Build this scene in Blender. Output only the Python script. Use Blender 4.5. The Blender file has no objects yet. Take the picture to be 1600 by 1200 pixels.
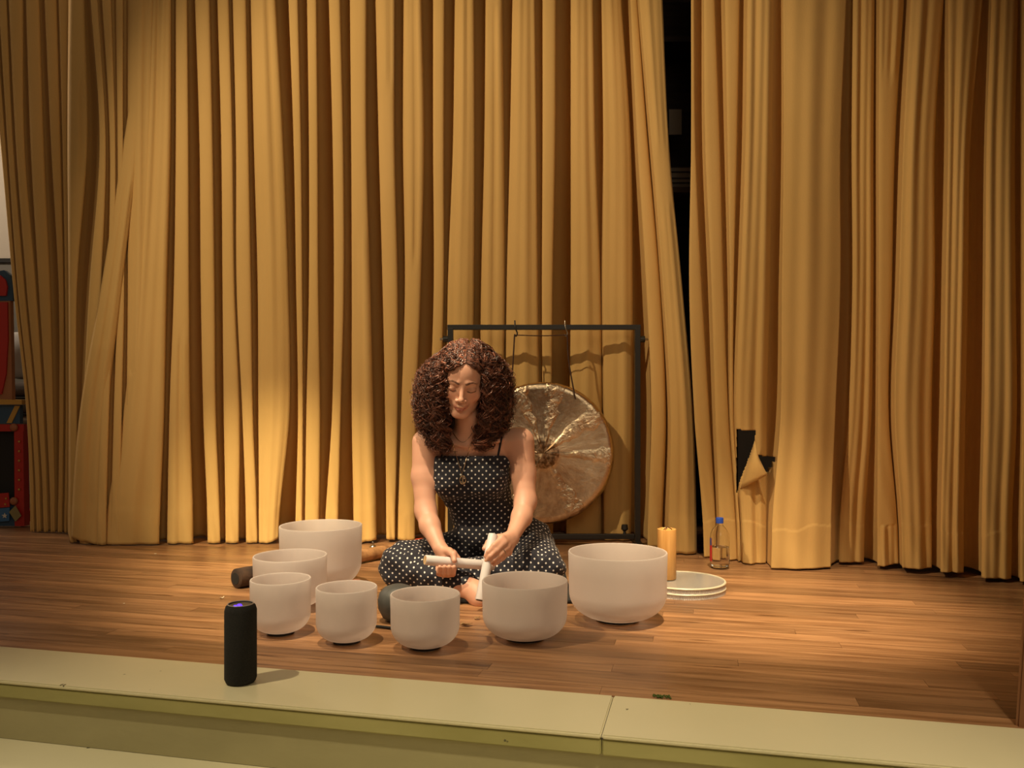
import bpy, bmesh, math, random
import numpy as np
from mathutils import Vector, Matrix
random.seed(7); rng = np.random.default_rng(7)
PI = math.pi
sc = bpy.context.scene
col = sc.collection

# ------------------------------------------------------------ camera, light, exposure
F, HZ, HC = 1300.0, 622.0, 0.70           # focal length in px, horizon row, camera height over the stage
cam_d = bpy.data.cameras.new('camera'); cam = bpy.data.objects.new('camera', cam_d); col.objects.link(cam)
cam.location = (0, 0, HC); cam.rotation_euler = (PI/2, 0, 0)
cam_d.sensor_width = 36; cam_d.lens = 36*F/1600; cam_d.shift_y = (HZ-600)/1600; cam_d.clip_start = .05
sc.camera = cam
sc.view_settings.view_transform = 'Standard'; sc.view_settings.look = 'None'
sc.view_settings.gamma = 1; sc.view_settings.use_curve_mapping = False
sc.view_settings.exposure = 0.25
w = bpy.data.worlds.new('world'); sc.world = w; w.use_nodes = True
w.node_tree.nodes['Background'].inputs[0].default_value = (1.0, .74, .48, 1)
w.node_tree.nodes['Background'].inputs[1].default_value = 0.10

def spot(name, loc, target, power, color, angle, blend, radius):
    d = bpy.data.lights.new(name, 'SPOT'); d.energy = power; d.color = color
    d.spot_size = math.radians(angle); d.spot_blend = blend; d.shadow_soft_size = radius
    o = bpy.data.objects.new(name, d); col.objects.link(o); o.location = loc
    o.rotation_euler = (Vector(target)-Vector(loc)).to_track_quat('-Z', 'Y').to_euler()
    return o
spot('stage_spotlight', (-2.5, .85, 4.0), (.15, 3.9, .80), 445, (1, .79, .49), 56, .6, .035)
spot('stage_spotlight_left', (-2.3, .1, 2.7), (-1.02, 3.90, .05), 980, (1, .82, .47), 18, 1, .04)
spot('stage_spotlight_top', (-.75, 1.90, 4.1), (-.50, 3.10, .1), 620, (1, .80, .52), 27, .7, .03)
spot('stage_spotlight_right', (.70, 1.55, 4.0), (.84, 2.90, 0), 1150, (1, .79, .50), 24, 1, .04)
for lx, ly in ((-2.2, 1.0), (.95, .35)):
    spot('step_fill_spot', (lx, ly, 3.4), (lx*.45, 1.05, -.2), 290, (1, .86, .60), 44, 1, .06)  # added spots that brighten the cream step and give the speaker two shadows
ar = bpy.data.lights.new('gong_fill', 'AREA'); ar.energy = 26; ar.size = 2.0; ar.color = (1, .84, .58)  # unseen area light added behind the camera to brighten the gong
aro = bpy.data.objects.new('gong_fill', ar); col.objects.link(aro); aro.location = (.9, -1.6, 3.2)
aro.rotation_euler = (Vector((0, 2.8, 0))-Vector(aro.location)).to_track_quat('-Z', 'Y').to_euler()
bl = bpy.data.lights.new('backstage_fill', 'POINT'); bl.energy = 60; bl.color = (1, .82, .62); bl.shadow_soft_size = .12  # point light added to brighten the cabinet and wall at left
blo = bpy.data.objects.new('backstage_fill', bl); col.objects.link(blo); blo.location = (-4.0, 4.75, 2.7)

# ------------------------------------------------------------ helpers
def Pt(px, py, Y): return np.array([(px-800)/F*Y, Y, HC-(py-HZ)/F*Y])
def V(a): return Vector([float(x) for x in a])
EU = np.array([.9744, -.2250]); EN = np.array([.2250, .9744]); EO = np.array([0, 2.012])
YAW = math.atan2(-.2250, .9744)
def S(u, v, z=0): q = EO+u*EU+v*EN; return Vector((q[0], q[1], z))

def tag(o, label=None, cat=None, group=None, kind=None):
    if label: o['label'] = label
    if cat: o['category'] = cat
    if group: o['group'] = group
    if kind: o['kind'] = kind
    return o
def empty(name, loc, rz=0, label=None, cat=None, group=None):
    o = bpy.data.objects.new(name, None); col.objects.link(o); o.location = loc; o.rotation_euler = (0, 0, rz)
    o.empty_display_size = .05
    return tag(o, label, cat, group)
def attach(o, parent):
    """parent keeping the world-space coordinates of the mesh"""
    if parent:
        o.parent = parent
        m = Matrix.LocRotScale(parent.location, parent.rotation_euler, parent.scale)
        if parent.parent:
            pp = parent.parent; m = Matrix.LocRotScale(pp.location, pp.rotation_euler, pp.scale) @ parent.matrix_parent_inverse @ m
        o.matrix_parent_inverse = m.inverted()
def mk(name, verts, faces, mat, parent=None, smooth=True, local=False):
    me = bpy.data.meshes.new(name)
    verts = np.asarray(verts, dtype=np.float32)
    if isinstance(faces, np.ndarray):
        n = len(faces); k = faces.shape[1]
        me.vertices.add(len(verts)); me.vertices.foreach_set('co', verts.ravel())
        me.loops.add(n*k); me.loops.foreach_set('vertex_index', faces.ravel().astype(np.int32))
        me.polygons.add(n); me.polygons.foreach_set('loop_start', np.arange(0, n*k, k, dtype=np.int32))
        me.update(calc_edges=True); me.validate()
    else:
        me.from_pydata([tuple(map(float, v)) for v in verts], [], faces)
    if smooth: me.polygons.foreach_set('use_smooth', [True]*len(me.polygons))
    me.materials.append(mat)
    o = bpy.data.objects.new(name, me); col.objects.link(o)
    if parent is not None:
        if local: o.parent = parent
        else: attach(o, parent)
    return o
def bmobj(name, bm, mat, parent=None, smooth=False, local=False, angle=None):
    me = bpy.data.meshes.new(name); bmesh.ops.recalc_face_normals(bm, faces=bm.faces); bm.to_mesh(me); bm.free()
    if smooth:
        for p in me.polygons: p.use_smooth = True
        if angle: me.set_sharp_from_angle(angle=math.radians(angle))
    me.materials.append(mat)
    o = bpy.data.objects.new(name, me); col.objects.link(o)
    if parent is not None:
        if local: o.parent = parent
        else: attach(o, parent)
    return o
def add_box(bm, c, s, bev=0, rot=None):
    r = bmesh.ops.create_cube(bm, size=1)
    vs = r['verts']
    bmesh.ops.scale(bm, verts=vs, vec=s)
    if bev:
        es = list({e for v in vs for e in v.link_edges})
        q = bmesh.ops.bevel(bm, geom=es, offset=bev, segments=2, affect='EDGES', profile=.6)
        vs = list({v for f in q['faces'] for v in f.verts} | {v for v in vs if v.is_valid})
    m = Matrix.Translation(Vector(c))
    if rot is not None: m = m @ rot
    bmesh.ops.transform(bm, matrix=m, verts=vs)
def box(name, c, s, mat, parent=None, bev=0, rot=None, local=False):
    bm = bmesh.new(); add_box(bm, c, s, bev, rot); return bmobj(name, bm, mat, parent, local=local)
def prism(name, poly, z0, z1, mat, parent=None, bev=0):
    """vertical prism over an xy polygon"""
    bm = bmesh.new()
    a = [bm.verts.new((p[0], p[1], z0)) for p in poly]; b = [bm.verts.new((p[0], p[1], z1)) for p in poly]
    bm.faces.new(a[::-1]); bm.faces.new(b); n = len(poly)
    for i in range(n): bm.faces.new((a[i], a[(i+1) % n], b[(i+1) % n], b[i]))
    if bev: bmesh.ops.bevel(bm, geom=bm.edges[:], offset=bev, segments=2, affect='EDGES')
    return bmobj(name, bm, mat, parent)
def plate(name, pts, thick, mat, parent=None, bev=0):
    """flat piece in the xz plane facing -y, pts = (x,z), front at y=pts[][2]"""
    bm = bmesh.new(); n = len(pts)
    a = [bm.verts.new(p) for p in pts]; b = [bm.verts.new((p[0], p[1]+thick, p[2])) for p in pts]
    bm.faces.new(a); bm.faces.new(b[::-1])
    for i in range(n): bm.faces.new((a[(i+1) % n], a[i], b[i], b[(i+1) % n]))
    return bmobj(name, bm, mat, parent)
def lathe_data(prof, n=64, c=(0, 0, 0)):
    vs, fs = [], []
    for (r, z) in prof:
        for i in range(n):
            a = 2*PI*i/n; vs.append((c[0]+r*math.cos(a), c[1]+r*math.sin(a), c[2]+z))
    for j in range(len(prof)-1):
        for i in range(n):
            k = (i+1) % n; fs.append((j*n+i, j*n+k, (j+1)*n+k, (j+1)*n+i))
    return vs, fs
def lathe(name, prof, mat, parent=None, n=64, c=(0, 0, 0), local=False, angle=40):
    vs, fs = lathe_data(prof, n, c)
    bm = bmesh.new(); bv = [bm.verts.new(v) for v in vs]
    for f in fs: bm.faces.new([bv[i] for i in f])
    bmesh.ops.remove_doubles(bm, verts=bm.verts, dist=1e-6)
    return bmobj(name, bm, mat, parent, smooth=True, local=local, angle=angle)
def tube_data(pts, rad, n=8, caps=True, off=0):
    pts = [np.asarray(p, float) for p in pts]; m = len(pts)
    if not hasattr(rad, '__len__'): rad = [rad]*m
    vs, fs = [], []
    t0 = pts[1]-pts[0]; t0 = t0/np.linalg.norm(t0)
    up = np.array([0, 0, 1.]) if abs(t0[2]) < .9 else np.array([1., 0, 0])
    u = np.cross(t0, up); u /= np.linalg.norm(u)
    for i in range(m):
        t = pts[min(i+1, m-1)]-pts[max(i-1, 0)]; t = t/(np.linalg.norm(t)+1e-12)
        u = u-t*np.dot(u, t); u /= np.linalg.norm(u)+1e-12; v = np.cross(t, u)
        for k in range(n):
            a = 2*PI*k/n; vs.append(pts[i]+rad[i]*(math.cos(a)*u+math.sin(a)*v))
    for i in range(m-1):
        for k in range(n):
            q = (k+1) % n; fs.append((off+i*n+k, off+i*n+q, off+(i+1)*n+q, off+(i+1)*n+k))
    if caps:
        fs.append(tuple(off+k for k in range(n))[::-1]); fs.append(tuple(off+(m-1)*n+k for k in range(n)))
    return vs, fs
def tube(name, pts, rad, mat, parent=None, n=10, caps=True, local=False):
    vs, fs = tube_data(pts, rad, n, caps)
    o = mk(name, vs, fs, mat, parent, True, local); o.data.set_sharp_from_angle(angle=math.radians(50)); return o
def tubes(name, lst, mat, parent=None, n=8):
    V_, F_ = [], []
    for pts, r in lst:
        a, b = tube_data(pts, r, n, True, len(V_)); V_ += a; F_ += b
    o = mk(name, V_, F_, mat, parent); o.data.set_sharp_from_angle(angle=math.radians(50)); return o
def spline(P, n=10):
    P = [np.asarray(p, float) for p in P]; out = []
    Q = [2*P[0]-P[1]]+P+[2*P[-1]-P[-2]]
    for i in range(1, len(Q)-2):
        for k in range(n):
            t = k/n; a, b, c, d = Q[i-1], Q[i], Q[i+1], Q[i+2]
            out.append(.5*((2*b)+(-a+c)*t+(2*a-5*b+4*c-d)*t*t+(-a+3*b-3*c+d)*t**3))
    out.append(P[-1]); return out

# ------------------------------------------------------------ materials
def mat(name, color=(.5, .5, .5), rough=.6, metal=0, **kw):
    m = bpy.data.materials.new(name); m.use_nodes = True
    b = m.node_tree.nodes['Principled BSDF']
    b.inputs['Base Color'].default_value = (*color, 1); b.inputs['Roughness'].default_value = rough
    b.inputs['Metallic'].default_value = metal
    for k, v in kw.items():
        b.inputs[k].default_value = v
    m['_n'] = 1
    return m
def N(m, t, **kw):
    n = m.node_tree.nodes.new(t)
    for k, v in kw.items(): setattr(n, k, v)
    return n
def L(m, a, b): m.node_tree.links.new(a, b)
def bsdf(m): return m.node_tree.nodes['Principled BSDF']
def noisy(m, c1, c2, scale=(5, 5, 5), nscale=3, detail=6, lo=.35, hi=.65, bump=0, bscale=None, coord='Object', dist=.01):
    tc = N(m, 'ShaderNodeTexCoord'); mp = N(m, 'ShaderNodeMapping'); mp.inputs['Scale'].default_value = scale
    L(m, tc.outputs[coord], mp.inputs[0])
    no = N(m, 'ShaderNodeTexNoise'); no.inputs['Scale'].default_value = nscale; no.inputs['Detail'].default_value = detail
    L(m, mp.outputs[0], no.inputs['Vector'])
    cr = N(m, 'ShaderNodeValToRGB'); cr.color_ramp.elements[0].position = lo; cr.color_ramp.elements[1].position = hi
    cr.color_ramp.elements[0].color = (*c1, 1); cr.color_ramp.elements[1].color = (*c2, 1)
    L(m, no.outputs['Fac'], cr.inputs[0]); L(m, cr.outputs[0], bsdf(m).inputs['Base Color'])
    if bump:
        n2 = N(m, 'ShaderNodeTexNoise'); n2.inputs['Scale'].default_value = bscale or nscale*4; n2.inputs['Detail'].default_value = 4
        L(m, mp.outputs[0], n2.inputs['Vector'])
        bp = N(m, 'ShaderNodeBump'); bp.inputs['Strength'].default_value = bump; bp.inputs['Distance'].default_value = dist
        L(m, n2.outputs['Fac'], bp.inputs['Height']); L(m, bp.outputs[0], bsdf(m).inputs['Normal'])
    return cr, no, mp, tc

M_curt = mat('curtain_gold_fabric', rough=.85)
noisy(M_curt, (.555, .345, .118), (.655, .415, .155), (1, 1, .35), 2.2, 8, .3, .7, .35, 260, dist=.0015)
bsdf(M_curt).inputs['Sheen Weight'].default_value = .12; bsdf(M_curt).inputs['Sheen Tint'].default_value = (1, .8, .5, 1)
bsdf(M_curt).inputs['Specular IOR Level'].default_value = .15
M_hem = M_curt
# plank: each board gets its own tone from the object's random number
M_plank = mat('stage_board', rough=.42)
def plank_nodes(m):
    tc = N(m, 'ShaderNodeTexCoord'); oi = N(m, 'ShaderNodeObjectInfo')
    ad = N(m, 'ShaderNodeVectorMath', operation='MULTIPLY_ADD')
    cb = N(m, 'ShaderNodeCombineXYZ'); mu = N(m, 'ShaderNodeMath', operation='MULTIPLY'); mu.inputs[1].default_value = 37
    L(m, oi.outputs['Random'], mu.inputs[0])
    for i in range(3): L(m, mu.outputs[0], cb.inputs[i])
    L(m, tc.outputs['Object'], ad.inputs[0]); ad.inputs[1].default_value = (1.3, 22, 6); L(m, cb.outputs[0], ad.inputs[2])
    no = N(m, 'ShaderNodeTexNoise'); no.inputs['Scale'].default_value = 2.2; no.inputs['Detail'].default_value = 7; no.inputs['Distortion'].default_value = .6
    L(m, ad.outputs[0], no.inputs['Vector'])
    cr = N(m, 'ShaderNodeValToRGB'); e = cr.color_ramp.elements
    e[0].position = .28; e[0].color = (.165, .074, .030, 1); e[1].position = .68; e[1].color = (.39, .205, .096, 1)
    L(m, no.outputs['Fac'], cr.inputs[0])
    hs = N(m, 'ShaderNodeHueSaturation'); mr = N(m, 'ShaderNodeMapRange')
    mr.inputs['To Min'].default_value = .72; mr.inputs['To Max'].default_value = 1.28
    L(m, oi.outputs['Random'], mr.inputs[0]); L(m, mr.outputs[0], hs.inputs['Value']); L(m, cr.outputs[0], hs.inputs['Color'])
    # worn dark streaks
    n2 = N(m, 'ShaderNodeTexNoise'); n2.inputs['Scale'].default_value = 1.0; n2.inputs['Detail'].default_value = 5
    a2 = N(m, 'ShaderNodeVectorMath', operation='MULTIPLY_ADD'); a2.inputs[1].default_value = (5, 40, 6)
    L(m, tc.outputs['Object'], a2.inputs[0]); L(m, cb.outputs[0], a2.inputs[2]); L(m, a2.outputs[0], n2.inputs['Vector'])
    c2 = N(m, 'ShaderNodeValToRGB'); c2.color_ramp.elements[0].position = .26; c2.color_ramp.elements[0].color = (.35, .28, .22, 1)
    c2.color_ramp.elements[1].position = .36; c2.color_ramp.elements[1].color = (1, 1, 1, 1)
    L(m, n2.outputs['Fac'], c2.inputs[0])
    mx = N(m, 'ShaderNodeMix', data_type='RGBA', blend_type='MULTIPLY'); mx.inputs[0].default_value = 1
    L(m, hs.outputs[0], mx.inputs[6]); L(m, c2.outputs[0], mx.inputs[7]); L(m, mx.outputs[2], bsdf(m).inputs['Base Color'])
    mr2 = N(m, 'ShaderNodeMapRange'); mr2.inputs['To Min'].default_value = .26; mr2.inputs['To Max'].default_value = .48
    L(m, no.outputs['Fac'], mr2.inputs[0]); L(m, mr2.outputs[0], bsdf(m).inputs['Roughness'])
    bp = N(m, 'ShaderNodeBump'); bp.inputs['Strength'].default_value = .12; bp.inputs['Distance'].default_value = .002
    L(m, no.outputs['Fac'], bp.inputs['Height']); L(m, bp.outputs[0], bsdf(m).inputs['Normal'])
plank_nodes(M_plank)
M_sub = mat('dark_subfloor', (.03, .015, .006), .9)
M_cream = mat('cream_paint', rough=.28)
noisy(M_cream, (.66, .60, .37), (.74, .67, .43), (1, 1, 1), 1.6, 7, .3, .7, .08, 30, dist=.004)
def chips(m, sc_=26, th=.035):
    """small dark chips and scuffs in the paint"""
    tc = N(m, 'ShaderNodeTexCoord'); vo = N(m, 'ShaderNodeTexNoise'); vo.inputs['Scale'].default_value = sc_; vo.inputs['Detail'].default_value = 3
    L(m, tc.outputs['Object'], vo.inputs['Vector'])
    cr = N(m, 'ShaderNodeValToRGB'); cr.color_ramp.elements[0].position = .735; cr.color_ramp.elements[0].color = (0, 0, 0, 1)
    cr.color_ramp.elements[1].position = .76; cr.color_ramp.elements[1].color = (1, 1, 1, 1); L(m, vo.outputs['Fac'], cr.inputs[0])
    old = bsdf(m).inputs['Base Color'].links[0].from_socket
    mx = N(m, 'ShaderNodeMix', data_type='RGBA'); L(m, cr.outputs[0], mx.inputs[0]); L(m, old, mx.inputs[6]); mx.inputs[7].default_value = (.10, .09, .04, 1)
    L(m, mx.outputs[2], bsdf(m).inputs['Base Color'])
chips(M_cream)
M_crface = mat('olive_paint_face', rough=.45)
noisy(M_crface, (.33, .30, .10), (.43, .39, .15), (1, 1, 3), 3, 8, .3, .7, .1, 30, dist=.004); chips(M_crface, 34)
M_riser = mat('riser_paint', rough=.5)
noisy(M_riser, (.34, .30, .15), (.42, .37, .19), (1, 1, 2.5), 2.5, 8, .3, .7, .1, 30, dist=.004)
M_wall = mat('beige_wall', rough=.8); noisy(M_wall, (.50, .44, .36), (.56, .49, .40), (1, 1, 1), 2, 5, bump=.05)
M_walld = mat('grey_lower_wall', (.16, .15, .13), .8)
M_brown = mat('brown_wood_panel', rough=.45); noisy(M_brown, (.22, .085, .028), (.30, .13, .05), (3, 3, .5), 4, 8, bump=.1)
M_dark = mat('dark_wood', rough=.55); noisy(M_dark, (.035, .016, .008), (.06, .03, .014), (2, 2, 12), 3, 6)
M_paper = mat('paper', (.6, .52, .42), .7)
M_black = mat('black_metal', (.018, .015, .013), .38)
M_blackm = mat('matte_black', (.012, .011, .010), .8)
M_steel = mat('hook_steel', (.4, .36, .3), .3, 1)
M_cord = mat('brown_cord', (.05, .02, .01), .8)

# frosted quartz
M_q = bpy.data.materials.new('frosted_quartz'); M_q.use_nodes = True
def quartz(m):
    nt = m.node_tree; nt.nodes.clear(); out = N(m, 'ShaderNodeOutputMaterial')
    tc = N(m, 'ShaderNodeTexCoord'); no = N(m, 'ShaderNodeTexNoise'); no.inputs['Scale'].default_value = 6; no.inputs['Detail'].default_value = 5
    L(m, tc.outputs['Object'], no.inputs['Vector'])
    cr = N(m, 'ShaderNodeValToRGB'); cr.color_ramp.elements[0].position = .3; cr.color_ramp.elements[0].color = (.79, .735, .71, 1)
    cr.color_ramp.elements[1].position = .7; cr.color_ramp.elements[1].color = (.86, .80, .775, 1); L(m, no.outputs['Fac'], cr.inputs[0])
    di = N(m, 'ShaderNodeBsdfPrincipled'); di.inputs['Roughness'].default_value = .5; L(m, cr.outputs[0], di.inputs['Base Color'])
    tr = N(m, 'ShaderNodeBsdfTranslucent'); tr.inputs[0].default_value = (.90, .84, .80, 1)
    tp = N(m, 'ShaderNodeBsdfTransparent'); tp.inputs[0].default_value = (.95, .93, .92, 1)
    m1 = N(m, 'ShaderNodeMixShader'); m1.inputs[0].default_value = .5; L(m, di.outputs[0], m1.inputs[1]); L(m, tr.outputs[0], m1.inputs[2])
    m2 = N(m, 'ShaderNodeMixShader'); m2.inputs[0].default_value = .16; L(m, m1.outputs[0], m2.inputs[1]); L(m, tp.outputs[0], m2.inputs[2])
    b2 = N(m, 'ShaderNodeBump'); b2.inputs['Strength'].default_value = .12; b2.inputs['Distance'].default_value = .002
    n2 = N(m, 'ShaderNodeTexNoise'); n2.inputs['Scale'].default_value = 160; L(m, tc.outputs['Object'], n2.inputs['Vector']); L(m, n2.outputs['Fac'], b2.inputs['Height'])
    L(m, b2.outputs[0], di.inputs['Normal']); L(m, m2.outputs[0], out.inputs[0])
quartz(M_q)

# ------------------------------------------------------------ SETTING: stage floor, edge, steps, walls
fl = empty('floor', S(0, 0, 0), YAW); fl['kind'] = 'structure'
sub = box('subfloor', (-.4, 1.75, -.026), (6.8, 3.5, .02), M_sub, fl, local=True)
PW = .0575
shared = {}
row = 0; v = 0.0
plank_rows = 44
for r_ in range(plank_rows):
    u = -3.6 - random.random()*1.2
    while u < 2.6:
        ln = random.choice([.9, 1.2, 1.5, 1.8, 2.1])
        key = ln
        if key not in shared:
            bm = bmesh.new(); add_box(bm, (ln/2, 0, -.0075), (ln-.0007, PW-.0007, .015))
            me = bpy.data.meshes.new('plank')
            top = [e for e in bm.edges if all(vv.co.z > -.001 for vv in e.verts)]
            bmesh.ops.recalc_face_normals(bm, faces=bm.faces)
            bm.to_mesh(me); bm.free(); me.materials.append(M_plank); shared[key] = me
        if u+ln > -3.6:
            o = bpy.data.objects.new('plank', shared[key]); col.objects.link(o); o.parent = fl
            o.location = (u, PW*(r_+.5), random.uniform(-.0004, 0))
        u += ln
# far part of the stage floor behind the curtain: joined strips
bm = bmesh.new()
for r_ in range(plank_rows, plank_rows+16):
    add_box(bm, (-.5, PW*(r_+.5), -.0075), (6.2, PW-.0012, .015))
o = bmobj('floorboards_behind', bm, M_plank, fl, local=True); o['kind'] = 'stuff'

# cream nosing in two lengths, its olive face, the riser and the lower step
def strip(name, u0, u1, v0, v1, z0, z1, m, parent=None, bev=.004):
    p = [S(u0, v0), S(u1, v0), S(u1, v1), S(u0, v1)]
    return prism(name, p, z0, z1, m, parent, bev)
sj = .245
tr = empty('trim_1', S(0, -.1, 0)); tr['kind'] = 'structure'
strip('nosing_board', -3.6, sj-.0008, -.238, -.002, -.008, .0015, M_cream, tr, .003)
strip('nosing_board', sj+.0008, 1.115, -.238, -.002, -.008, .0015, M_cream, tr, .003)
strip('nosing_face', -3.6, sj-.0008, -.235, -.215, -.043, -.0085, M_crface, tr, .003)
strip('nosing_face', sj+.0008, 1.115, -.235, -.215, -.043, -.0085, M_crface, tr, .003)
o = strip('trim_2', -3.6, 1.115, -.222, -.18, -.1495, -.0435, M_riser, None, .001); o['kind'] = 'structure'
o = strip('trim_3', -3.6, 1.115, -.75, -.182, -.19, -.15, M_cream, None, .004); o['kind'] = 'structure'
o = strip('trim_4', -3.6, 1.115, -.735, -.70, -.34, -.1905, M_riser, None, .001); o['kind'] = 'structure'
o = strip('floor', -6, 6, -7, -.70, -.40, -.345, M_brown, None, 0); o['kind'] = 'structure'; 
# brown splayed side panel at the right end of the stage
def lean_wall():
    bm = bmesh.new(); A = (1.073, 1.774); B = (1.70, 2.77); t = (.30, -.15)
    q = []
    for z in (-.008, 3.2):
        dx = .067*max(z, 0)
        for p in (A, B, (B[0]+t[0], B[1]+t[1]), (A[0]+t[0], A[1]+t[1])): q.append(bm.verts.new((p[0]+dx, p[1], z)))
    for f in ((0, 1, 2, 3), (7, 6, 5, 4), (0, 4, 5, 1), (1, 5, 6, 2), (2, 6, 7, 3), (3, 7, 4, 0)): bm.faces.new([q[i] for i in f])
    bmesh.ops.bevel(bm, geom=bm.edges[:], offset=.006, segments=2, affect='EDGES')
    return bmobj('wall_right', bm, M_brown)
lean_wall()['kind'] = 'structure'
o = prism('trim_5', [(1.072, 1.72), (1.7, 1.58), (1.7, 1.70), (1.072, 1.772)], -.344, -.012, M_brown, None, .004); o['kind'] = 'structure'

# walls and ceiling behind the curtain
o = box('wall_back', (-.8, 6.35, 1.5), (8.4, .1, 3.9), M_wall); o['kind'] = 'structure'
o = box('trim_6', (-3.4, 6.285, .86), (3.0, .03, 1.74), M_walld); o['kind'] = 'structure'
o = box('trim_7', (-3.4, 6.262, 1.735), (3.0, .03, .03), M_blackm); o['kind'] = 'structure'
o = box('wall_left', (-4.95, 5.0, 1.5), (.1, 2.8, 3.9), M_wall); o['kind'] = 'structure'
o = prism('ceiling', [(-5, 4.45), (2.6, 3.5), (3.3, 6.4), (-5, 6.4)], 3.3, 3.35, M_dark); o['kind'] = 'structure'
o = prism('wall_stage_side', [(2.1, 3.05), (2.2, 3.05), (3.35, 6.4), (3.25, 6.4)], -.02, 3.3, M_dark); o['kind'] = 'structure'
o = prism('floor', [(-5, 4.62), (3.3, 4.62), (3.3, 6.4), (-5, 6.4)], -.08, -.04, M_dark); o['kind'] = 'structure'

# ------------------------------------------------------------ CURTAINS
BX = [-60, 50, 105, 112, 160, 250, 400, 550, 650, 800, 950, 1000, 1060, 1100, 1160, 1250, 1310, 1370, 1455, 1545, 1600, 1700]
BY = [4.42, 4.34, 4.30, 4.02, 3.95, 3.98, 4.00, 3.99, 4.07, 4.13, 4.12, 3.98, 3.74, 3.67, 3.54, 3.40, 3.53, 3.44, 3.28, 3.17, 3.13, 3.05]
def baseY(px): return np.interp(px, BX, BY)
ROWS = [0, 225, 450, 650, 840]
side = [
 [(-22, -8), (1, 8), (21, 25), (42, 46), (48, 54)],
 [(-2, 10), (12, 20), (28, 38), (49, 56), (58, 64)],
 [(14, 36), (25, 38), (42, 56), (60, 68), (69, 75)],
 [(41, 61), (48, 68), (61, 78), (73, 83), (80, 86)],
 [(70, 88), (80, 94), (92, 99), (93, 99), (91, 97)],
 [(92, 106), (98, 105), (102, 107), (103, 107), (101, 106)],
 [(111, 131), (108, 136), (109, 120), (110, 120), (110, 120)],
 [(142, 152), (156, 165), (140, 158), (130, 150), (126, 144)],
 [(160, 173), (172, 180), (168, 178), (158, 170), (152, 166)],
 [(181, 192), (184, 192), (184, 194), (178, 190), (174, 188)],
 [(200, 240), (200, 236), (200, 232), (198, 222), (196, 220)]]
main = [
 [(228, 232.5), (193, 216), (158, 190), (125, 168), (112, 162.5)],
 [(234, 267), (226, 266), (212, 260), (193, 256), (164, 249)],
 [(275, 292), (275, 294), (272, 295), (265, 297), (262, 302)],
 [(305, 327), (312, 332), (314, 335), (318, 337), (325, 344)],
 [(340, 357), (346, 363), (348, 366), (350, 374), (353, 373)],
 [(364, 384), (369, 388), (370, 392), (379, 395), (385, 402)],
 [(392, 430), (397, 442), (403, 450), (404, 452), (405, 435)],
 [(451, 465), (459, 470), (463, 472), (466, 473), (462, 472)],
 [(480, 494), (483, 496), (483, 497), (479, 500), (477, 498)],
 [(514, 531), (520, 536), (522, 537), (519, 532), (508, 528)],
 [(547, 572), (549, 572), (550, 578), (550, 583), (553, 588)],
 [(587, 616), (592, 616), (598, 621), (602, 621), (604, 617)],
 [(631, 658), (630, 662), (633, 657), (627, 650), (622, 648)],
 [(677, 694), (677, 693), (678, 693), (672, 688), (668, 684)],
 [(711, 740), (708, 741), (700, 740), (698, 738), (696, 736)],
 [(759, 784), (757, 787), (752, 788), (750, 786), (748, 784)],
 [(801, 835), (797, 838), (792, 840), (790, 842), (788, 842)],
 [(848, 868), (848, 867), (847, 863), (848, 862), (850, 864)],
 [(892, 926), (892, 930), (892, 938), (890, 940), (885, 938)],
 [(940, 970), (943, 985), (942, 988), (944, 988), (944, 985)],
 [(985, 995), (996, 1012), (1010, 1031), (1018, 1040), (1012, 1034)],
 [(998, 1035), (1018, 1045), (1036, 1066), (1048, 1083), (1044, 1088)]]
right = [
 [(1080, 1084), (1080, 1086), (1077, 1096), (1085, 1108), (1099, 1118)],
 [(1100, 1116), (1102, 1124), (1112, 1130), (1118, 1138), (1124, 1150)],
 [(1133, 1155), (1137, 1151), (1141, 1146), (1142, 1146), (1153, 1156)],
 [(1168, 1208), (1165, 1205), (1157, 1202), (1150, 1198), (1160, 1196)],
 [(1224, 1322), (1225, 1313), (1222, 1313), (1220, 1305), (1206, 1298)],
 [(1333, 1366), (1331, 1364), (1332, 1364), (1326, 1361), (1312, 1350)],
 [(1374, 1412), (1373, 1398), (1373, 1393), (1372, 1388), (1371, 1402)],
 [(1424, 1474), (1412, 1460), (1405, 1460), (1398, 1455), (1409, 1455)],
 [(1482, 1535), (1482, 1516), (1478, 1512), (1475, 1508), (1470, 1505)],
 [(1550, 1590), (1542, 1585), (1540, 1586), (1538, 1588), (1534, 1580)],
 [(1598, 1640), (1598, 1640), (1598, 1640), (1598, 1640), (1594, 1640)],
 [(1655, 1700), (1655, 1700), (1655, 1700), (1655, 1700), (1655, 1700)]]
def inpoly(x, y, poly):
    c = False; n = len(poly)
    for i in range(n):
        x1, y1 = poly[i]; x2, y2 = poly[(i+1) % n]
        if (y1 > y) != (y2 > y) and x < (x2-x1)*(y-y1)/(y2-y1)+x1: c = not c
    return c
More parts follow.
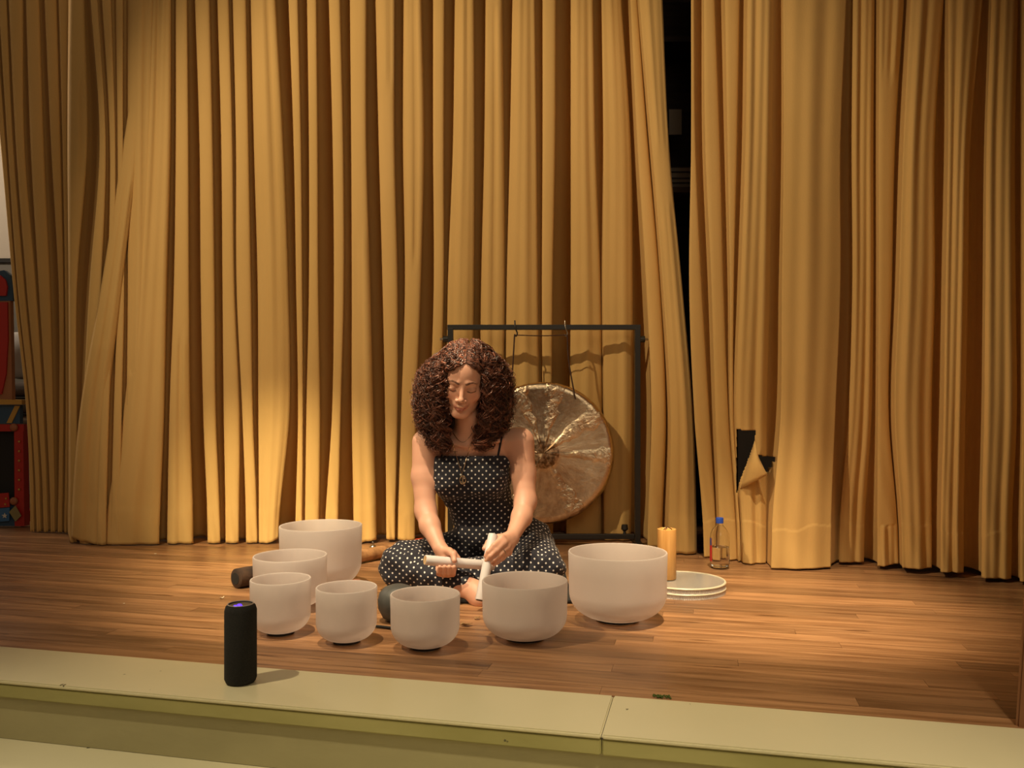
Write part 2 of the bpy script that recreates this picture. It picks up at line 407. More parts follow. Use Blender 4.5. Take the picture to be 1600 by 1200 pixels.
def build_curtain(name, folds, bottom, label, fine=1, mat_=None, off=0., holes=(), dmul=1., seed=0, sway=0, hem=.165):
    # fixed facet counts per fold
    fr = np.array(folds, float); K = len(folds)
    r = np.random.default_rng(seed); ph = r.random((K, 4))*6.28
    xs_ = np.array(ROWS, float)
    def edges(y):
        y = min(max(y, -500), 905)
        sl = (fr[:, 1]-fr[:, 0])/225; sb = (fr[:, 4]-fr[:, 3])/190*.35
        if y <= 0: return fr[:, 0]+sl*y*.25
        if y >= 840: return fr[:, 4]+sb*(y-840)
        i = max(k for k in range(4) if xs_[k] <= y); h = xs_[i+1]-xs_[i]; t = (y-xs_[i])/h
        def tan(k):
            if k == 0: return sl
            if k == 4: return sb
            return (fr[:, k+1]-fr[:, k-1])/(xs_[k+1]-xs_[k-1])
        return (2*t**3-3*t*t+1)*fr[:, i]+(t**3-2*t*t+t)*tan(i)*h+(-2*t**3+3*t*t)*fr[:, i+1]+(t**3-t*t)*tan(i+1)*h
    Nf = [max(7, int(np.max(fr[k, :, 1]-fr[k, :, 0])/4*fine)) for k in range(K)]
    zs = np.unique(np.round(np.concatenate([np.arange(0, .95, .0135/fine), np.arange(.95, 3.26, .05)]), 4))
    VV = []; PX = []
    for z in zs:
        line = []
        for k in range(K):
            Yb = 3.8
            for _ in range(3):
                E = edges(HZ+(HC-z)*F/Yb); Lk, Rk = E[k]; Yb = float(baseY((Lk+Rk)/2))+off
            wdt = max(Rk-Lk, 1.2); wm = wdt/F*Yb; bul = min(.018, wm*.13)
            for j in range(Nf[k]+1):
                s = j/Nf[k]; c = 1-abs(2*s-1)**3
                rip = 0
                if wm > .08: rip = (.006*math.sin(s*8+ph[k, 0]+z*1.0)+.004*math.sin(s*17+ph[k, 1]-z*.8))*c
                # soft wrinkles near the hem
                hz = math.exp(-z/.22)
                rip += hz*.006*math.sin(s*6+ph[k, 2]+z*19)*c
                line.append(((Lk+wdt*s), Yb-bul*c+rip))
            if k < K-1:
                nx = E[k+1][0]; gap = max(nx-Rk, .8); gm = gap/F*Yb
                Yn = float(baseY((nx+E[k+1][1])/2))+off
                d = min(max(.010, gm*2.6), .24)*dmul
                for (s, dd) in ((-.03, .22), (-.10, .6), (-.02, .92), (.2, 1.05), (.5, 1.1), (.8, 1.0), (.98, .82), (1.04, .5), (1.02, .18)):
                    line.append((Rk+gap*s, Yb+(Yn-Yb)*min(max(s, 0), 1)+d*dd))
        for (px, Y) in line:
            X = (px-800)/F*Y
            zb = float(bottom(px)) if z == 0 else 0
            zz = z
            if hem and z < hem+.012*math.sin(px*.045)+.006*math.sin(px*.13): Y2 = Y-.0018
            else: Y2 = Y
            zbm = float(bottom(px))
            zz = zbm+z*(3.25-zbm)/3.25
            VV.append((X, Y2, zz)); PX.append((px, HZ+(HC-zz)*F/Y2))
    n = len(line); m = len(zs); faces = []
    for i in range(m-1):
        for j in range(n-1):
            if holes:
                a = PX[i*n+j]; b = PX[(i+1)*n+j+1]; cx, cy = (a[0]+b[0])/2, (a[1]+b[1])/2
                Yc = VV[i*n+j][1]
                if any(inpoly(cx, cy, h) for h in holes): continue
            faces.append((i*n+j, i*n+j+1, (i+1)*n+j+1, (i+1)*n+j))
    o = mk(name, VV, faces, M_curt)
    sm = o.modifiers.new('thickness', 'SOLIDIFY'); sm.thickness = .0025; sm.offset = 0
    tag(o, label, 'curtain')
    return o
bot_main = lambda px: np.interp(px, [110, 125, 150, 300, 420, 440, 470, 560, 590, 640, 1100], [.035, .022, .004, .006, .006, .03, .012, .004, .02, .006, .005])
bot_side = lambda px: .004+0*px
bot_right = lambda px: np.interp(px, [1080, 1200, 1290, 1330, 1370, 1400, 1480, 1540, 1600], [.004, .004, .008, .012, .012, .022, .024, .018, .014])
build_curtain('curtain', side, bot_side, 'gold side curtain at the far left, its narrow folds hanging beside the painted cabinet', dmul=.7, seed=3)
build_curtain('curtain', main, bot_main, 'wide gold pleated stage curtain hanging behind the seated woman and the gong', seed=1)
holes = [[(1150.5, 671), (1181, 673), (1179, 692), (1156, 752), (1152, 770), (1150.5, 770)], [(1182, 711), (1213, 714), (1205, 726), (1196, 741), (1190, 733)]]
cr_ = build_curtain('curtain', right, bot_right, 'gold pleated stage curtain at the right with a torn hole near its lower left edge', holes=holes, seed=2, fine=2.6, dmul=.62)
# torn flap: a curled tongue of cloth beside the hole
fp = []
for i in range(9):
    t = i/8
    for j in range(5):
        s = j/4
        a = np.array([1180, 688])*(1-t)+np.array([1157, 764])*t
        b = np.array([1183, 712])*(1-t)+np.array([1199, 742])*t
        q = a*(1-s)+b*s
        Y = baseY(q[0])-.035-.02*math.sin(s*PI)-.012*math.sin(t*PI)
        fp.append(Pt(q[0], q[1], Y))
ff = [(i*5+j, i*5+j+1, (i+1)*5+j+1, (i+1)*5+j) for i in range(8) for j in range(4)]
o = mk('torn_flap', fp, ff, M_curt, cr_); sm = o.modifiers.new('t', 'SOLIDIFY'); sm.thickness = .0025

# ------------------------------------------------------------ BEHIND THE CURTAIN GAP: shelving
sx0, sx1, sy = .78, 1.22, 4.55
sh = empty('shelving_unit', (1.0, sy, 0), 0, 'dark wooden shelving unit glimpsed through the gap between the curtains', 'shelf')
box('side_panel', (sx0, sy+.14, 1.5), (.025, .3, 3.0), M_dark, sh); box('side_panel', (sx1, sy+.14, 1.5), (.025, .3, 3.0), M_dark, sh)
box('back_panel', ((sx0+sx1)/2, sy+.29, 1.5), (.44, .012, 3.0), M_dark, sh)
zsh = [Pt(0, 62, sy)[2], Pt(0, 297, sy)[2], 1.25, .65, .06]
for z in zsh: box('shelf', ((sx0+sx1)/2, sy+.135, z), (.414, .29, .03), M_dark if z != zsh[1] else mat('worn_shelf_edge', (.22, .14, .08), .6), sh)
cx = Pt(1060, 185, sy)[0]
M_card = mat('cardboard', (.22, .12, .06), .8)
o = box('paper_sheet', (cx-.005, sy+.06, Pt(0, 185, sy)[2]-.0), (.07, .004, .14), M_paper); tag(o, 'pale sheet of paper pinned up inside the dark shelving in the curtain gap', 'paper')
zz = zsh[1]+.0155
for i, (h_, c_) in enumerate([(.03, (.12, .09, .07)), (.025, (.2, .15, .11)), (.035, (.09, .06, .05)), (.028, (.16, .12, .09))]):
    b = empty('book', (cx+.03, sy+.13, zz)); tag(b, ['thick dark book at the bottom of the stack on the shelf in the curtain gap', 'brown book second from the bottom of the stack in the curtain gap', 'darkest book third up in the stack in the curtain gap', 'topmost book of the stack on the shelf in the curtain gap'][i], 'book', 'books stacked on the shelf behind the curtain')
    mb = mat('book_cloth', c_, .7)
    box('cover', (0, 0, .002), (.16, .22, .003), mb, b, local=True); box('cover', (0, 0, h_-.002), (.16, .22, .003), mb, b, local=True)
    box('pages', (.002, 0, h_/2), (.15, .21, h_-.007), M_paper, b, local=True)
    zz += h_

# ------------------------------------------------------------ LEFT BACKGROUND: painted cabinet, pillow, bedding
CY = 4.52
M_red = mat('red_paint', (.42, .018, .012), .4); M_blue = mat('blue_paint', (.03, .075, .14), .5); M_gold = mat('yellow_paint', (.5, .28, .05), .45)
M_tan = mat('tan_paint', (.38, .16, .07), .6); M_white = mat('white_paint', (.6, .56, .5), .6)
def pq(pts, Y): return [tuple(Pt(a, b, Y)) for a, b in pts]
cab = empty('puppet_theatre', (Pt(-20, 0, CY)[0], CY, 0), 0, 'brightly painted red, blue and yellow puppet theatre cabinet at the left edge', 'cabinet')
plate('back_board', pq([(-70, 470), (16, 470), (19, 625), (-70, 625)], CY), .03, M_tan, cab)
arch = [(-70, 616), (2, 616), (9, 585), (12, 530), (11, 472), (-70, 472)]
plate('red_curtain_panel', pq(arch, CY-.012), .011, M_red, cab)
plate('crest_board', pq([(-70, 470), (20, 470), (20, 448), (16, 430), (6, 422), (-4, 424), (-14, 418), (-70, 418)], CY-.002), .03, M_blue, cab)
plate('crest_arch', pq([(-70, 462), (9, 462), (11, 448), (8, 437), (0, 430), (-70, 430)], CY-.014), .011, M_red, cab)
plate('ledge', pq([(-70, 622), (34, 625), (34, 632), (-70, 632)], CY-.05), .12, M_gold, cab, )
plate('sign_board', pq([(-70, 633), (31, 633), (31, 662), (-70, 662)], CY-.02), .03, M_blue, cab)
plate('diagonal_stripe', pq([(10, 661), (18, 661), (31, 634), (23, 634)], CY-.026), .005, M_gold, cab)
plate('red_rail', pq([(-70, 663), (37, 663), (37, 674), (-70, 674)], CY-.02), .05, M_red, cab)
plate('red_post', pq([(22, 674), (36, 674), (38, 822), (23, 822)], CY-.02), .05, M_red, cab)
plate('opening_shade', pq([(-70, 675), (22, 675), (22, 790), (-70, 790)], CY+.02), .01, M_blackm, cab)  # black plate stands in for the shade inside the opening
plate('lower_board', pq([(-70, 780), (23, 780), (23, 822), (-70, 822)], CY-.01), .03, M_blue, cab)
plate('red_banner', pq([(-70, 776), (13, 770), (15, 792), (-70, 800)], CY-.03), .006, M_red, cab)
plate('blue_banner', pq([(-70, 801), (15, 793), (14, 814), (-70, 820)], CY-.03), .006, mat('banner_blue', (.04, .14, .32), .5), cab)
def star(px, py, r, Y):
    c = Pt(px, py, Y); pts = []
    for i in range(10):
        a = PI/2+i*PI/5; q = r if i % 2 == 0 else r*.42
        pts.append((c[0]+q*math.cos(a), c[1], c[2]+q*math.sin(a)))
    return pts
plate('star', star(7, 806, .016, CY-.034), .004, M_white, cab); plate('star', star(-8, 809, .016, CY-.034), .004, M_white, cab)
for (px, py) in ((9, 779), (8, 788), (-2, 781), (-3, 791)): plate('star', star(px, py, .007, CY-.034), .004, M_gold, cab)
for (px, py) in ((20, 668), (20, 783)):
    c = Pt(px+2, py, CY-.025)
    vs, fs = lathe_data([(0, 0), (.022, 0), (.022, .004), (.013, .012), (0, .012)], 16)
    mk('rosette', [(c[0]+a, c[1]-d, c[2]+b) for a, b, d in vs], fs, mat('rosette_paint', (.35, .12, .05), .5), cab)
for py in (690, 705, 720, 735, 750, 765):
    c = Pt(30, py, CY-.025); vs, fs = lathe_data([(0, 0), (.007, 0), (.005, .004), (0, .005)], 10)
    mk('stud', [(c[0]+a, c[1]-d, c[2]+b) for a, b, d in vs], fs, M_gold, cab)
plate('small_flag', pq([(14, 800), (24, 790), (33, 806), (24, 815)], CY-.035), .004, mat('olive_paint', (.25, .2, .08), .6), cab)
o = box('red_box', tuple(Pt(44, 815, 4.78)+np.array([0, 0, .02])), (.10, .1, .10), M_red, bev=.005); o.location.z = 0
tag(o, 'small red box on the floor between the painted cabinet and the side curtain', 'box')

def blob(name, c, s, m, seed=0, amp=.12, sq=2.6, parent=None):
    """soft cushion-like body"""
    bm = bmesh.new(); bmesh.ops.create_icosphere(bm, subdivisions=4, radius=1)
    r = np.random.default_rng(seed); ph = r.random(9)*6.28
    for vv in bm.verts:
        p = vv.co.copy()
        q = [math.copysign(abs(x)**(2/sq), x) for x in p]
        d = 1+amp*(math.sin(p.x*3+ph[0])*math.sin(p.y*3+ph[1])+.5*math.sin(p.z*7+p.x*4+ph[2])*math.sin(p.x*6+ph[3]))
        vv.co = (c[0]+q[0]*s[0]*d, c[1]+q[1]*s[1]*d, c[2]+q[2]*s[2]*d)
    return bmobj(name, bm, m, parent, smooth=True)
BYY = 5.2
st = empty('storage_bench', (Pt(10, 0, BYY)[0], BYY, 0), 0, 'low dark bench behind the side curtain carrying the pillow and blankets', 'bench')
c = Pt(10, 740, BYY)
bzt = Pt(0, 690, BYY)[2]
box('bench_top', (c[0]+.05, BYY, bzt-.02), (1.1, .5, .04), M_dark, st)
for sx in (-.45, .55):
    for sy_ in (-.2, .2): box('leg', (c[0]+sx, BYY+sy_, bzt/2-.04), (.05, .05, bzt), M_dark, st)
M_pil = mat('pillow_cotton', (.55, .53, .5), .9); M_blk = mat('grey_blanket', rough=.95); noisy(M_blk, (.07, .055, .045), (.16, .13, .11), (1, 1, 4), 4, 5)
zt = bzt
for i, (hh, wx, lab) in enumerate([(.06, .24, 'white folded sheet at the bottom of the pile behind the side curtain'), (.11, .26, 'brown folded blanket above the sheet behind the side curtain'), (.10, .25, 'dark folded blanket in the middle of the pile behind the side curtain'), (.09, .24, 'dark grey folded blanket under the white pillow behind the side curtain')]):
    o = blob('blanket', (Pt(32, 0, BYY)[0], BYY, zt+hh/2), (wx, .2, hh/2), [M_pil, mat('brown_blanket', (.12, .08, .05), .95), M_blk, M_blk][i], i, .015, 4)
    tag(o, lab, 'blanket', 'bedding piled behind the side curtain'); zt += hh*1.03
o = blob('pillow', (Pt(24, 0, BYY)[0], BYY, zt+.165), (.15, .09, .15), M_pil, 9, .08, 2.6)
tag(o, 'white pillow standing on the blankets between the cabinet and side curtain', 'pillow')

# ------------------------------------------------------------ GONG AND FRAME
GY = 3.96
def X_(px, Y=GY): return (px-800)/F*Y
def Z_(py, Y=GY): return HC-(py-HZ)/F*Y
gf = empty('gong_stand', (X_(848), GY, 0), 0, 'black square-tube metal gong stand standing behind the woman', 'stand')
xl, xr, zt, zb = X_(704), X_(996), Z_(511.5), Z_(838)
box('top_bar', ((xl+xr)/2, GY, zt), (xr-xl+.03, .024, .024), M_black, gf, .002)
box('bottom_bar', ((xl+xr)/2, GY, zb), (xr-xl-.03, .024, .024), M_black, gf, .002)
for x in (xl, xr):
    box('post', (x, GY, (zt+.0)/2-.006+.008), (.026, .03, zt-.012-.0), M_black, gf, .002)
    box('foot', (x, GY-.0, .011), (.03, .42, .022), M_black, gf, .003)
for sx, x in ((-1, xl), (1, xr)):
    k = tube('clamp_knob', [(x+sx*.013, GY, Z_(530)), (x+sx*.035, GY, Z_(530))], .016, M_black, gf, 12)
    tube('bolt', [(x+sx*.032, GY, Z_(530)), (x+sx*.05, GY, Z_(530))], .006, M_steel, k, 8)
c = (X_(976), GY-.0, zb+.012)
k = tube('bar_knob', [c, (c[0], c[1], c[2]+.012), (c[0], c[1], c[2]+.022), (c[0], c[1], c[2]+.044)], [.008, .006, .017, .014], M_black, gf, 12)
def hook(px, top):
    x = X_(px); z0 = zt+.012; zc = Z_(524)
    pts = spline([(x-.005, GY-.006, z0+.02), (x-.003, GY-.014, zt), (x+.004, GY-.014, zt-.02), (x+.007, GY-.014, zc+.008), (x+.001, GY-.014, zc-.005), (x-.007, GY-.014, zc+.004)], 6)
    tube('hook', pts, .0035, M_steel if px > 850 else M_black, gf, 8)
hook(806, 500); hook(884, 505)
M_gong = mat('hammered_bronze', (.62, .38, .18), .26, 1)
def gong_mat(m):
    b = bsdf(m); b.inputs['Anisotropic'].default_value = .75; b.inputs['Anisotropic Rotation'].default_value = 0
    tg = N(m, 'ShaderNodeTangent', direction_type='RADIAL', axis='Y'); L(m, tg.outputs[0], b.inputs['Tangent'])
    tc = N(m, 'ShaderNodeTexCoord'); sp = N(m, 'ShaderNodeSeparateXYZ'); L(m, tc.outputs['Object'], sp.inputs[0])
    ln = N(m, 'ShaderNodeVectorMath', operation='LENGTH'); L(m, tc.outputs['Object'], ln.inputs[0])
    at = N(m, 'ShaderNodeMath', operation='ARCTAN2'); L(m, sp.outputs[2], at.inputs[0]); L(m, sp.outputs[0], at.inputs[1])
    nj = N(m, 'ShaderNodeTexNoise'); nj.inputs['Scale'].default_value = 14; nj.inputs['Detail'].default_value = 5; L(m, tc.outputs['Object'], nj.inputs['Vector'])
    sn = N(m, 'ShaderNodeMath', operation='SINE'); cs = N(m, 'ShaderNodeMath', operation='COSINE'); L(m, at.outputs[0], sn.inputs[0]); L(m, at.outputs[0], cs.inputs[0])
    cb = N(m, 'ShaderNodeCombineXYZ'); s3 = N(m, 'ShaderNodeMath', operation='MULTIPLY'); s3.inputs[1].default_value = 2.6; c3 = N(m, 'ShaderNodeMath', operation='MULTIPLY'); c3.inputs[1].default_value = 2.6
    L(m, sn.outputs[0], s3.inputs[0]); L(m, cs.outputs[0], c3.inputs[0]); L(m, s3.outputs[0], cb.inputs[0]); L(m, c3.outputs[0], cb.inputs[1])
    ml = N(m, 'ShaderNodeMath', operation='MULTIPLY'); ml.inputs[1].default_value = 7; L(m, ln.outputs['Value'], ml.inputs[0]); L(m, ml.outputs[0], cb.inputs[2])
    n1 = N(m, 'ShaderNodeTexNoise'); n1.inputs['Scale'].default_value = 2.6; n1.inputs['Detail'].default_value = 9; n1.inputs['Roughness'].default_value = .68; L(m, cb.outputs[0], n1.inputs['Vector'])
    n2 = N(m, 'ShaderNodeTexVoronoi'); n2.inputs['Scale'].default_value = 46; L(m, tc.outputs['Object'], n2.inputs['Vector'])
    ad = N(m, 'ShaderNodeMath', operation='MULTIPLY_ADD'); ad.inputs[1].default_value = .10; L(m, n2.outputs['Distance'], ad.inputs[0]); L(m, n1.outputs['Fac'], ad.inputs[2])
    aj = N(m, 'ShaderNodeMath', operation='MULTIPLY_ADD'); aj.inputs[1].default_value = .34; L(m, nj.outputs['Fac'], aj.inputs[0]); L(m, at.outputs[0], aj.inputs[2])
    mask = None
    for dg_, wd in ((110, .994), (36, .985), (-3, .992), (-61, .991), (80, .990), (172, .990), (-118, .993)):
        c_ = N(m, 'ShaderNodeMath', operation='SUBTRACT'); c_.inputs[1].default_value = math.radians(dg_)+.17; L(m, aj.outputs[0], c_.inputs[0])
        k_ = N(m, 'ShaderNodeMath', operation='COSINE'); L(m, c_.outputs[0], k_.inputs[0])
        r_ = N(m, 'ShaderNodeMapRange'); r_.inputs['From Min'].default_value = wd; r_.inputs['From Max'].default_value = .9992; L(m, k_.outputs[0], r_.inputs[0])
        if mask is None: mask = r_.outputs[0]
        else:
            q_ = N(m, 'ShaderNodeMath', operation='MAXIMUM'); L(m, mask, q_.inputs[0]); L(m, r_.outputs[0], q_.inputs[1]); mask = q_.outputs[0]
    n5 = N(m, 'ShaderNodeTexNoise'); n5.inputs['Scale'].default_value = 34; n5.inputs['Detail'].default_value = 5; n5.inputs['Distortion'].default_value = 1.2; L(m, tc.outputs['Object'], n5.inputs['Vector'])
    mm_ = N(m, 'ShaderNodeMath', operation='MULTIPLY'); L(m, mask, mm_.inputs[0]); L(m, n5.outputs['Fac'], mm_.inputs[1])
    a5 = N(m, 'ShaderNodeMath', operation='MULTIPLY_ADD'); a5.inputs[1].default_value = 2.6; L(m, mm_.outputs[0], a5.inputs[0]); L(m, ad.outputs[0], a5.inputs[2])
    ad = a5
    bp = N(m, 'ShaderNodeBump'); bp.inputs['Strength'].default_value = .7; bp.inputs['Distance'].default_value = .004; L(m, ad.outputs[0], bp.inputs['Height']); L(m, bp.outputs[0], b.inputs['Normal'])
    cr = N(m, 'ShaderNodeValToRGB'); cr.color_ramp.elements[0].position = .3; cr.color_ramp.elements[0].color = (.52, .36, .22, 1)
    cr.color_ramp.elements[1].position = .72; cr.color_ramp.elements[1].color = (.95, .79, .57, 1); L(m, n1.outputs['Fac'], cr.inputs[0])
    lt = N(m, 'ShaderNodeMath', operation='LESS_THAN'); lt.inputs[1].default_value = .074; L(m, ln.outputs['Value'], lt.inputs[0])
    n4 = N(m, 'ShaderNodeTexNoise'); n4.inputs['Scale'].default_value = 55; n4.inputs['Detail'].default_value = 4; L(m, tc.outputs['Object'], n4.inputs['Vector'])
    c4 = N(m, 'ShaderNodeValToRGB'); c4.color_ramp.elements[0].position = .42; c4.color_ramp.elements[0].color = (.20, .12, .06, 1)
    c4.color_ramp.elements[1].position = .6; c4.color_ramp.elements[1].color = (.55, .40, .26, 1); L(m, n4.outputs['Fac'], c4.inputs[0])
    mi = N(m, 'ShaderNodeMix', data_type='RGBA'); L(m, lt.outputs[0], mi.inputs[0]); L(m, cr.outputs[0], mi.inputs[6]); L(m, c4.outputs[0], mi.inputs[7]); L(m, mi.outputs[2], b.inputs['Base Color'])
gong_mat(M_gong)
gx, gz = X_(849), Z_(707.5); GR = .337
g = empty('gong', (gx, GY-.03, gz), 0, 'large round hammered bronze gong hanging in the black stand', 'gong')
prof = [(0, .0), (.02, .0), (.05, .001), (.068, .003), (.078, .006)]
prof += [(.078+(GR-.02-.078)*i/14, .006+.004*math.sin(i/14*PI)) for i in range(1, 15)]
prof += [(GR-.008, .012), (GR, .022), (GR-.001, .045), (GR-.004, .045), (GR-.004, .022), (GR-.02, .012), (.08, .010), (0, 0)]
vs, fs = lathe_data(prof, 128)
o = mk('gong_disc', [(a, d, b) for a, b, d in vs], fs, M_gong, g, local=True)
tubes('cord', [(spline([(X_(804)-gx, .012, Z_(524)-gz), (X_(801)-gx, 0.0, Z_(575)-gz), (X_(797)-gx, -.012, Z_(628)-gz)], 6), .0035),
               (spline([(X_(886)-gx, .012, Z_(524)-gz), (X_(888)-gx, 0.0, Z_(565)-gz), (X_(898)-gx, -.012, Z_(624)-gz)], 6), .0035),
               (spline([(X_(804)-gx, .012, Z_(524)-gz), (X_(845)-gx, .014, Z_(525)-gz), (X_(886)-gx, .012, Z_(524)-gz)], 6), .0025)], M_cord, g)
for ob in list(g.children):
    if ob.name.startswith('cord'): ob.matrix_parent_inverse = Matrix()

# ------------------------------------------------------------ QUARTZ SINGING BOWLS
M_ring = mat('black_rubber', (.012, .01, .009), .6)
def bowl(l, r, top, base, label):
    cxp = (l+r)/2; Yb = HC*F/(base-HZ)
    Y = Yb
    for _ in range(4):
        R = (r-l)/2/F*Y; Y = Yb+R*.55
    R = (r-l)/2/F*Y; X = (cxp-800)/F*Y
    # rim height from the far rim line
    H = HC-(top-HZ)/F*(Y+R)
    b = empty('singing_bowl', (X, Y, 0), 0, label, 'bowl', 'white frosted quartz singing bowls in front of the woman')
    rb = R*.48; z0 = .008; t = .006; hc = min(H*.38, R*.6)
    out = [(0, z0+.001), (rb*.6, z0)]
    for i in range(0, 15):
        a = i/14*PI/2
        out.append((rb*.7+(R*.985-rb*.7)*math.sin(a)**.95, z0+hc*(1-math.cos(a))))
    out += [(R*.99, z0+hc+(H-z0-hc)*.5), (R, H-.003), (R-.0015, H), (R-t+.0015, H), (R-t, H-.003)]
    inn = [(R*.99-t, z0+hc+(H-z0-hc)*.5)]
    for i in range(14, -1, -1):
        a = i/14*PI/2
        inn.append((rb*.7+(R*.985-rb*.7)*math.sin(a)**.95-t*math.sin(a), z0+t*1.2+(hc-t)*(1-math.cos(a))+t*.0))
    inn.append((0, z0+t*1.4))
    lathe('bowl_wall', out+inn, M_q, b, 96, local=True, angle=60)
    pr = []
    for i in range(9):
        a = i/8*2*PI; pr.append((rb*.82+.006*math.cos(a), .0058+.0055*math.sin(a)))
    lathe('rubber_ring', pr, M_ring, b, 48, local=True)
    return b
bowl(438, 565, 811, 926, 'tallest frosted white bowl at the back left, behind the others and nearest the curtain')
bowl(397, 510, 857, 958, 'white bowl second from the back at left, in front of the tall back bowl')
bowl(392, 485, 894, 997, 'small narrow white bowl directly behind the black speaker, farthest left of the front row')
bowl(494, 589, 906, 1011, 'small white bowl second from left in the front row, a mallet tip behind its rim')
bowl(610, 719, 915, 1021, 'nearest white bowl, standing in front of the crossed legs by the grey pot')
bowl(753, 887, 892, 1009, 'wide white bowl in front of the knee at right, next to the slanting mallet')
bowl(888, 1042, 848, 980, 'largest brightest white bowl at the right end of the row beside the bamboo chime')

# ------------------------------------------------------------ SPEAKER
Ys = 2.045; spx = (376-800)/F*Ys
M_fab = mat('black_speaker_cloth', rough=.9); noisy(M_fab, (.006, .006, .005), (.014, .013, .011), (1, 1, 1), 400, 2, bump=.3, bscale=600, dist=.001)
M_cap = mat('grey_speaker_cap', (.10, .085, .07), .35)
M_glow = mat('violet_light', (.1, .05, 1), .5); bsdf(M_glow).inputs['Emission Color'].default_value = (.10, .03, 1, 1); bsdf(M_glow).inputs['Emission Strength'].default_value = 1.6
sp_ = empty('portable_speaker', (spx, Ys, .0015), 0, 'black cylindrical portable speaker with a violet light standing on the cream stage edge', 'speaker')
R_, H_ = .0385, .194
lathe('cloth_body', [(0, 0), (R_-.010, 0), (R_-.003, .004), (R_, .012), (R_, H_-.016), (R_-.003, H_-.006), (R_-.008, H_-.001), (R_-.010, H_-.001), (R_-.011, H_-.004), (0, H_-.004)], M_fab, sp_, 64, local=True)
lathe('top_ring', [(R_-.011, H_-.004), (R_-.0095, H_+.0002), (R_-.0078, H_+.0004), (R_-.0068, H_-.001)], mat('ring_grey', (.35, .30, .27), .3), sp_, 64, local=True)
lathe('top_cap', [(0, H_-.0032), (R_-.0112, H_-.0032), (R_-.0112, H_-.006)], M_cap, sp_, 48, local=True)
for k, (dx, dy) in enumerate(((-.006, -.006), (.004, -.004), (-.001, .006))):
    lathe('indicator_light', [(0, .0012), (.0045, .001), (.0055, 0), (.0055, -.001)], M_glow, sp_, 16, c=(dx-.002, dy-.006, H_-.003), local=True)

# ------------------------------------------------------------ OCEAN DRUMS (two stacked shallow drums), CHIME, BOTTLE
M_clear = mat('frosted_clear_skin', (.80, .77, .72), .22); bsdf(M_clear).inputs['Transmission Weight'].default_value = .75; bsdf(M_clear).inputs['Alpha'].default_value = .85
M_rib = mat('ribbed_white_metal', rough=.3, metal=.3)
def ribs(m):
    tc = N(m, 'ShaderNodeTexCoord'); sp = N(m, 'ShaderNodeSeparateXYZ'); L(m, tc.outputs['Object'], sp.inputs[0])
    cr = N(m, 'ShaderNodeValToRGB'); no = N(m, 'ShaderNodeTexNoise'); no.inputs['Scale'].default_value = 30; L(m, tc.outputs['Object'], no.inputs['Vector'])
    cr.color_ramp.elements[0].color = (.45, .42, .40, 1); cr.color_ramp.elements[1].color = (.62, .58, .54, 1); L(m, no.outputs['Fac'], cr.inputs[0]); L(m, cr.outputs[0], bsdf(m).inputs['Base Color'])
ribs(M_rib)
M_yel = mat('cream_rim', (.60, .54, .40), .4)
DX, DY = (1067-800)/F*3.03, 3.03; DR = .152
def drum(z0, label):
    d = empty('ocean_drum', (DX, DY, z0), 0, label, 'drum', 'flat round drums stacked by the bamboo chime')
    # ribbed band: a real corrugated ring
    n = 420; vs = []; fs = []
    for j, z in enumerate((0, .001, .0125, .0135)):
        for i in range(n):
            a = 2*PI*i/n; rr = DR-.001+(.0011 if i % 3 == 0 else -.0007)*(1 if 0 < j < 3 else 0)
            vs.append((rr*math.cos(a), rr*math.sin(a), z))
    for j in range(3):
        for i in range(n): k = (i+1) % n; fs.append((j*n+i, j*n+k, (j+1)*n+k, (j+1)*n+i))
    mk('ribbed_band', vs, fs, M_rib, d, smooth=False, local=True)
    lathe('rim', [(DR-.006, .0137), (DR+.001, .0137), (DR+.0015, .0165), (DR-.001, .0195), (DR-.005, .0195), (DR-.006, .0165), (DR-.006, .0137)], M_yel, d, 96, local=True)
    lathe('drum_skin', [(0, .0168), (DR-.0062, .0168), (DR-.0062, .0158), (0, .0158)], M_clear, d, 96, local=True)
    lathe('drum_base', [(0, .001), (DR-.004, .001), (DR-.004, .003), (0, .003)], M_rib, d, 64, local=True)
drum(.0005, 'lower of the two stacked flat round drums beside the largest bowl')
drum(.0205, 'upper of the two stacked flat round drums, with the bamboo chime standing on it')
M_bam = mat('bamboo', rough=.42); noisy(M_bam, (.66, .33, .09), (.80, .45, .15), (14, 14, .8), 5, 6, bump=.05)
ch = empty('bamboo_chime', ((1042.3-800)/F*3.04, 3.045, .0402), 0, 'pale bamboo tube chime standing upright on the stacked drums', 'chime')
lathe('bamboo_tube', [(0, 0), (.0325, 0), (.034, .002), (.034, .176), (.0335, .181), (.031, .182), (.0295, .180), (.0295, .172), (0, .172)], M_bam, ch, 48, local=True)
tubes('cord', [([(-.02, -.012, .176), (-.008, -.018, .186), (.0, -.01, .190), (.012, -.002, .184), (.022, .01, .176)], .0016), ([(0, -.01, .19), (-.004, -.02, .184), (-.012, -.03, .182)], .0012)], M_cord, ch)
for ob in ch.children:
    if ob.name.startswith('cord'): ob.matrix_parent_inverse = Matrix()

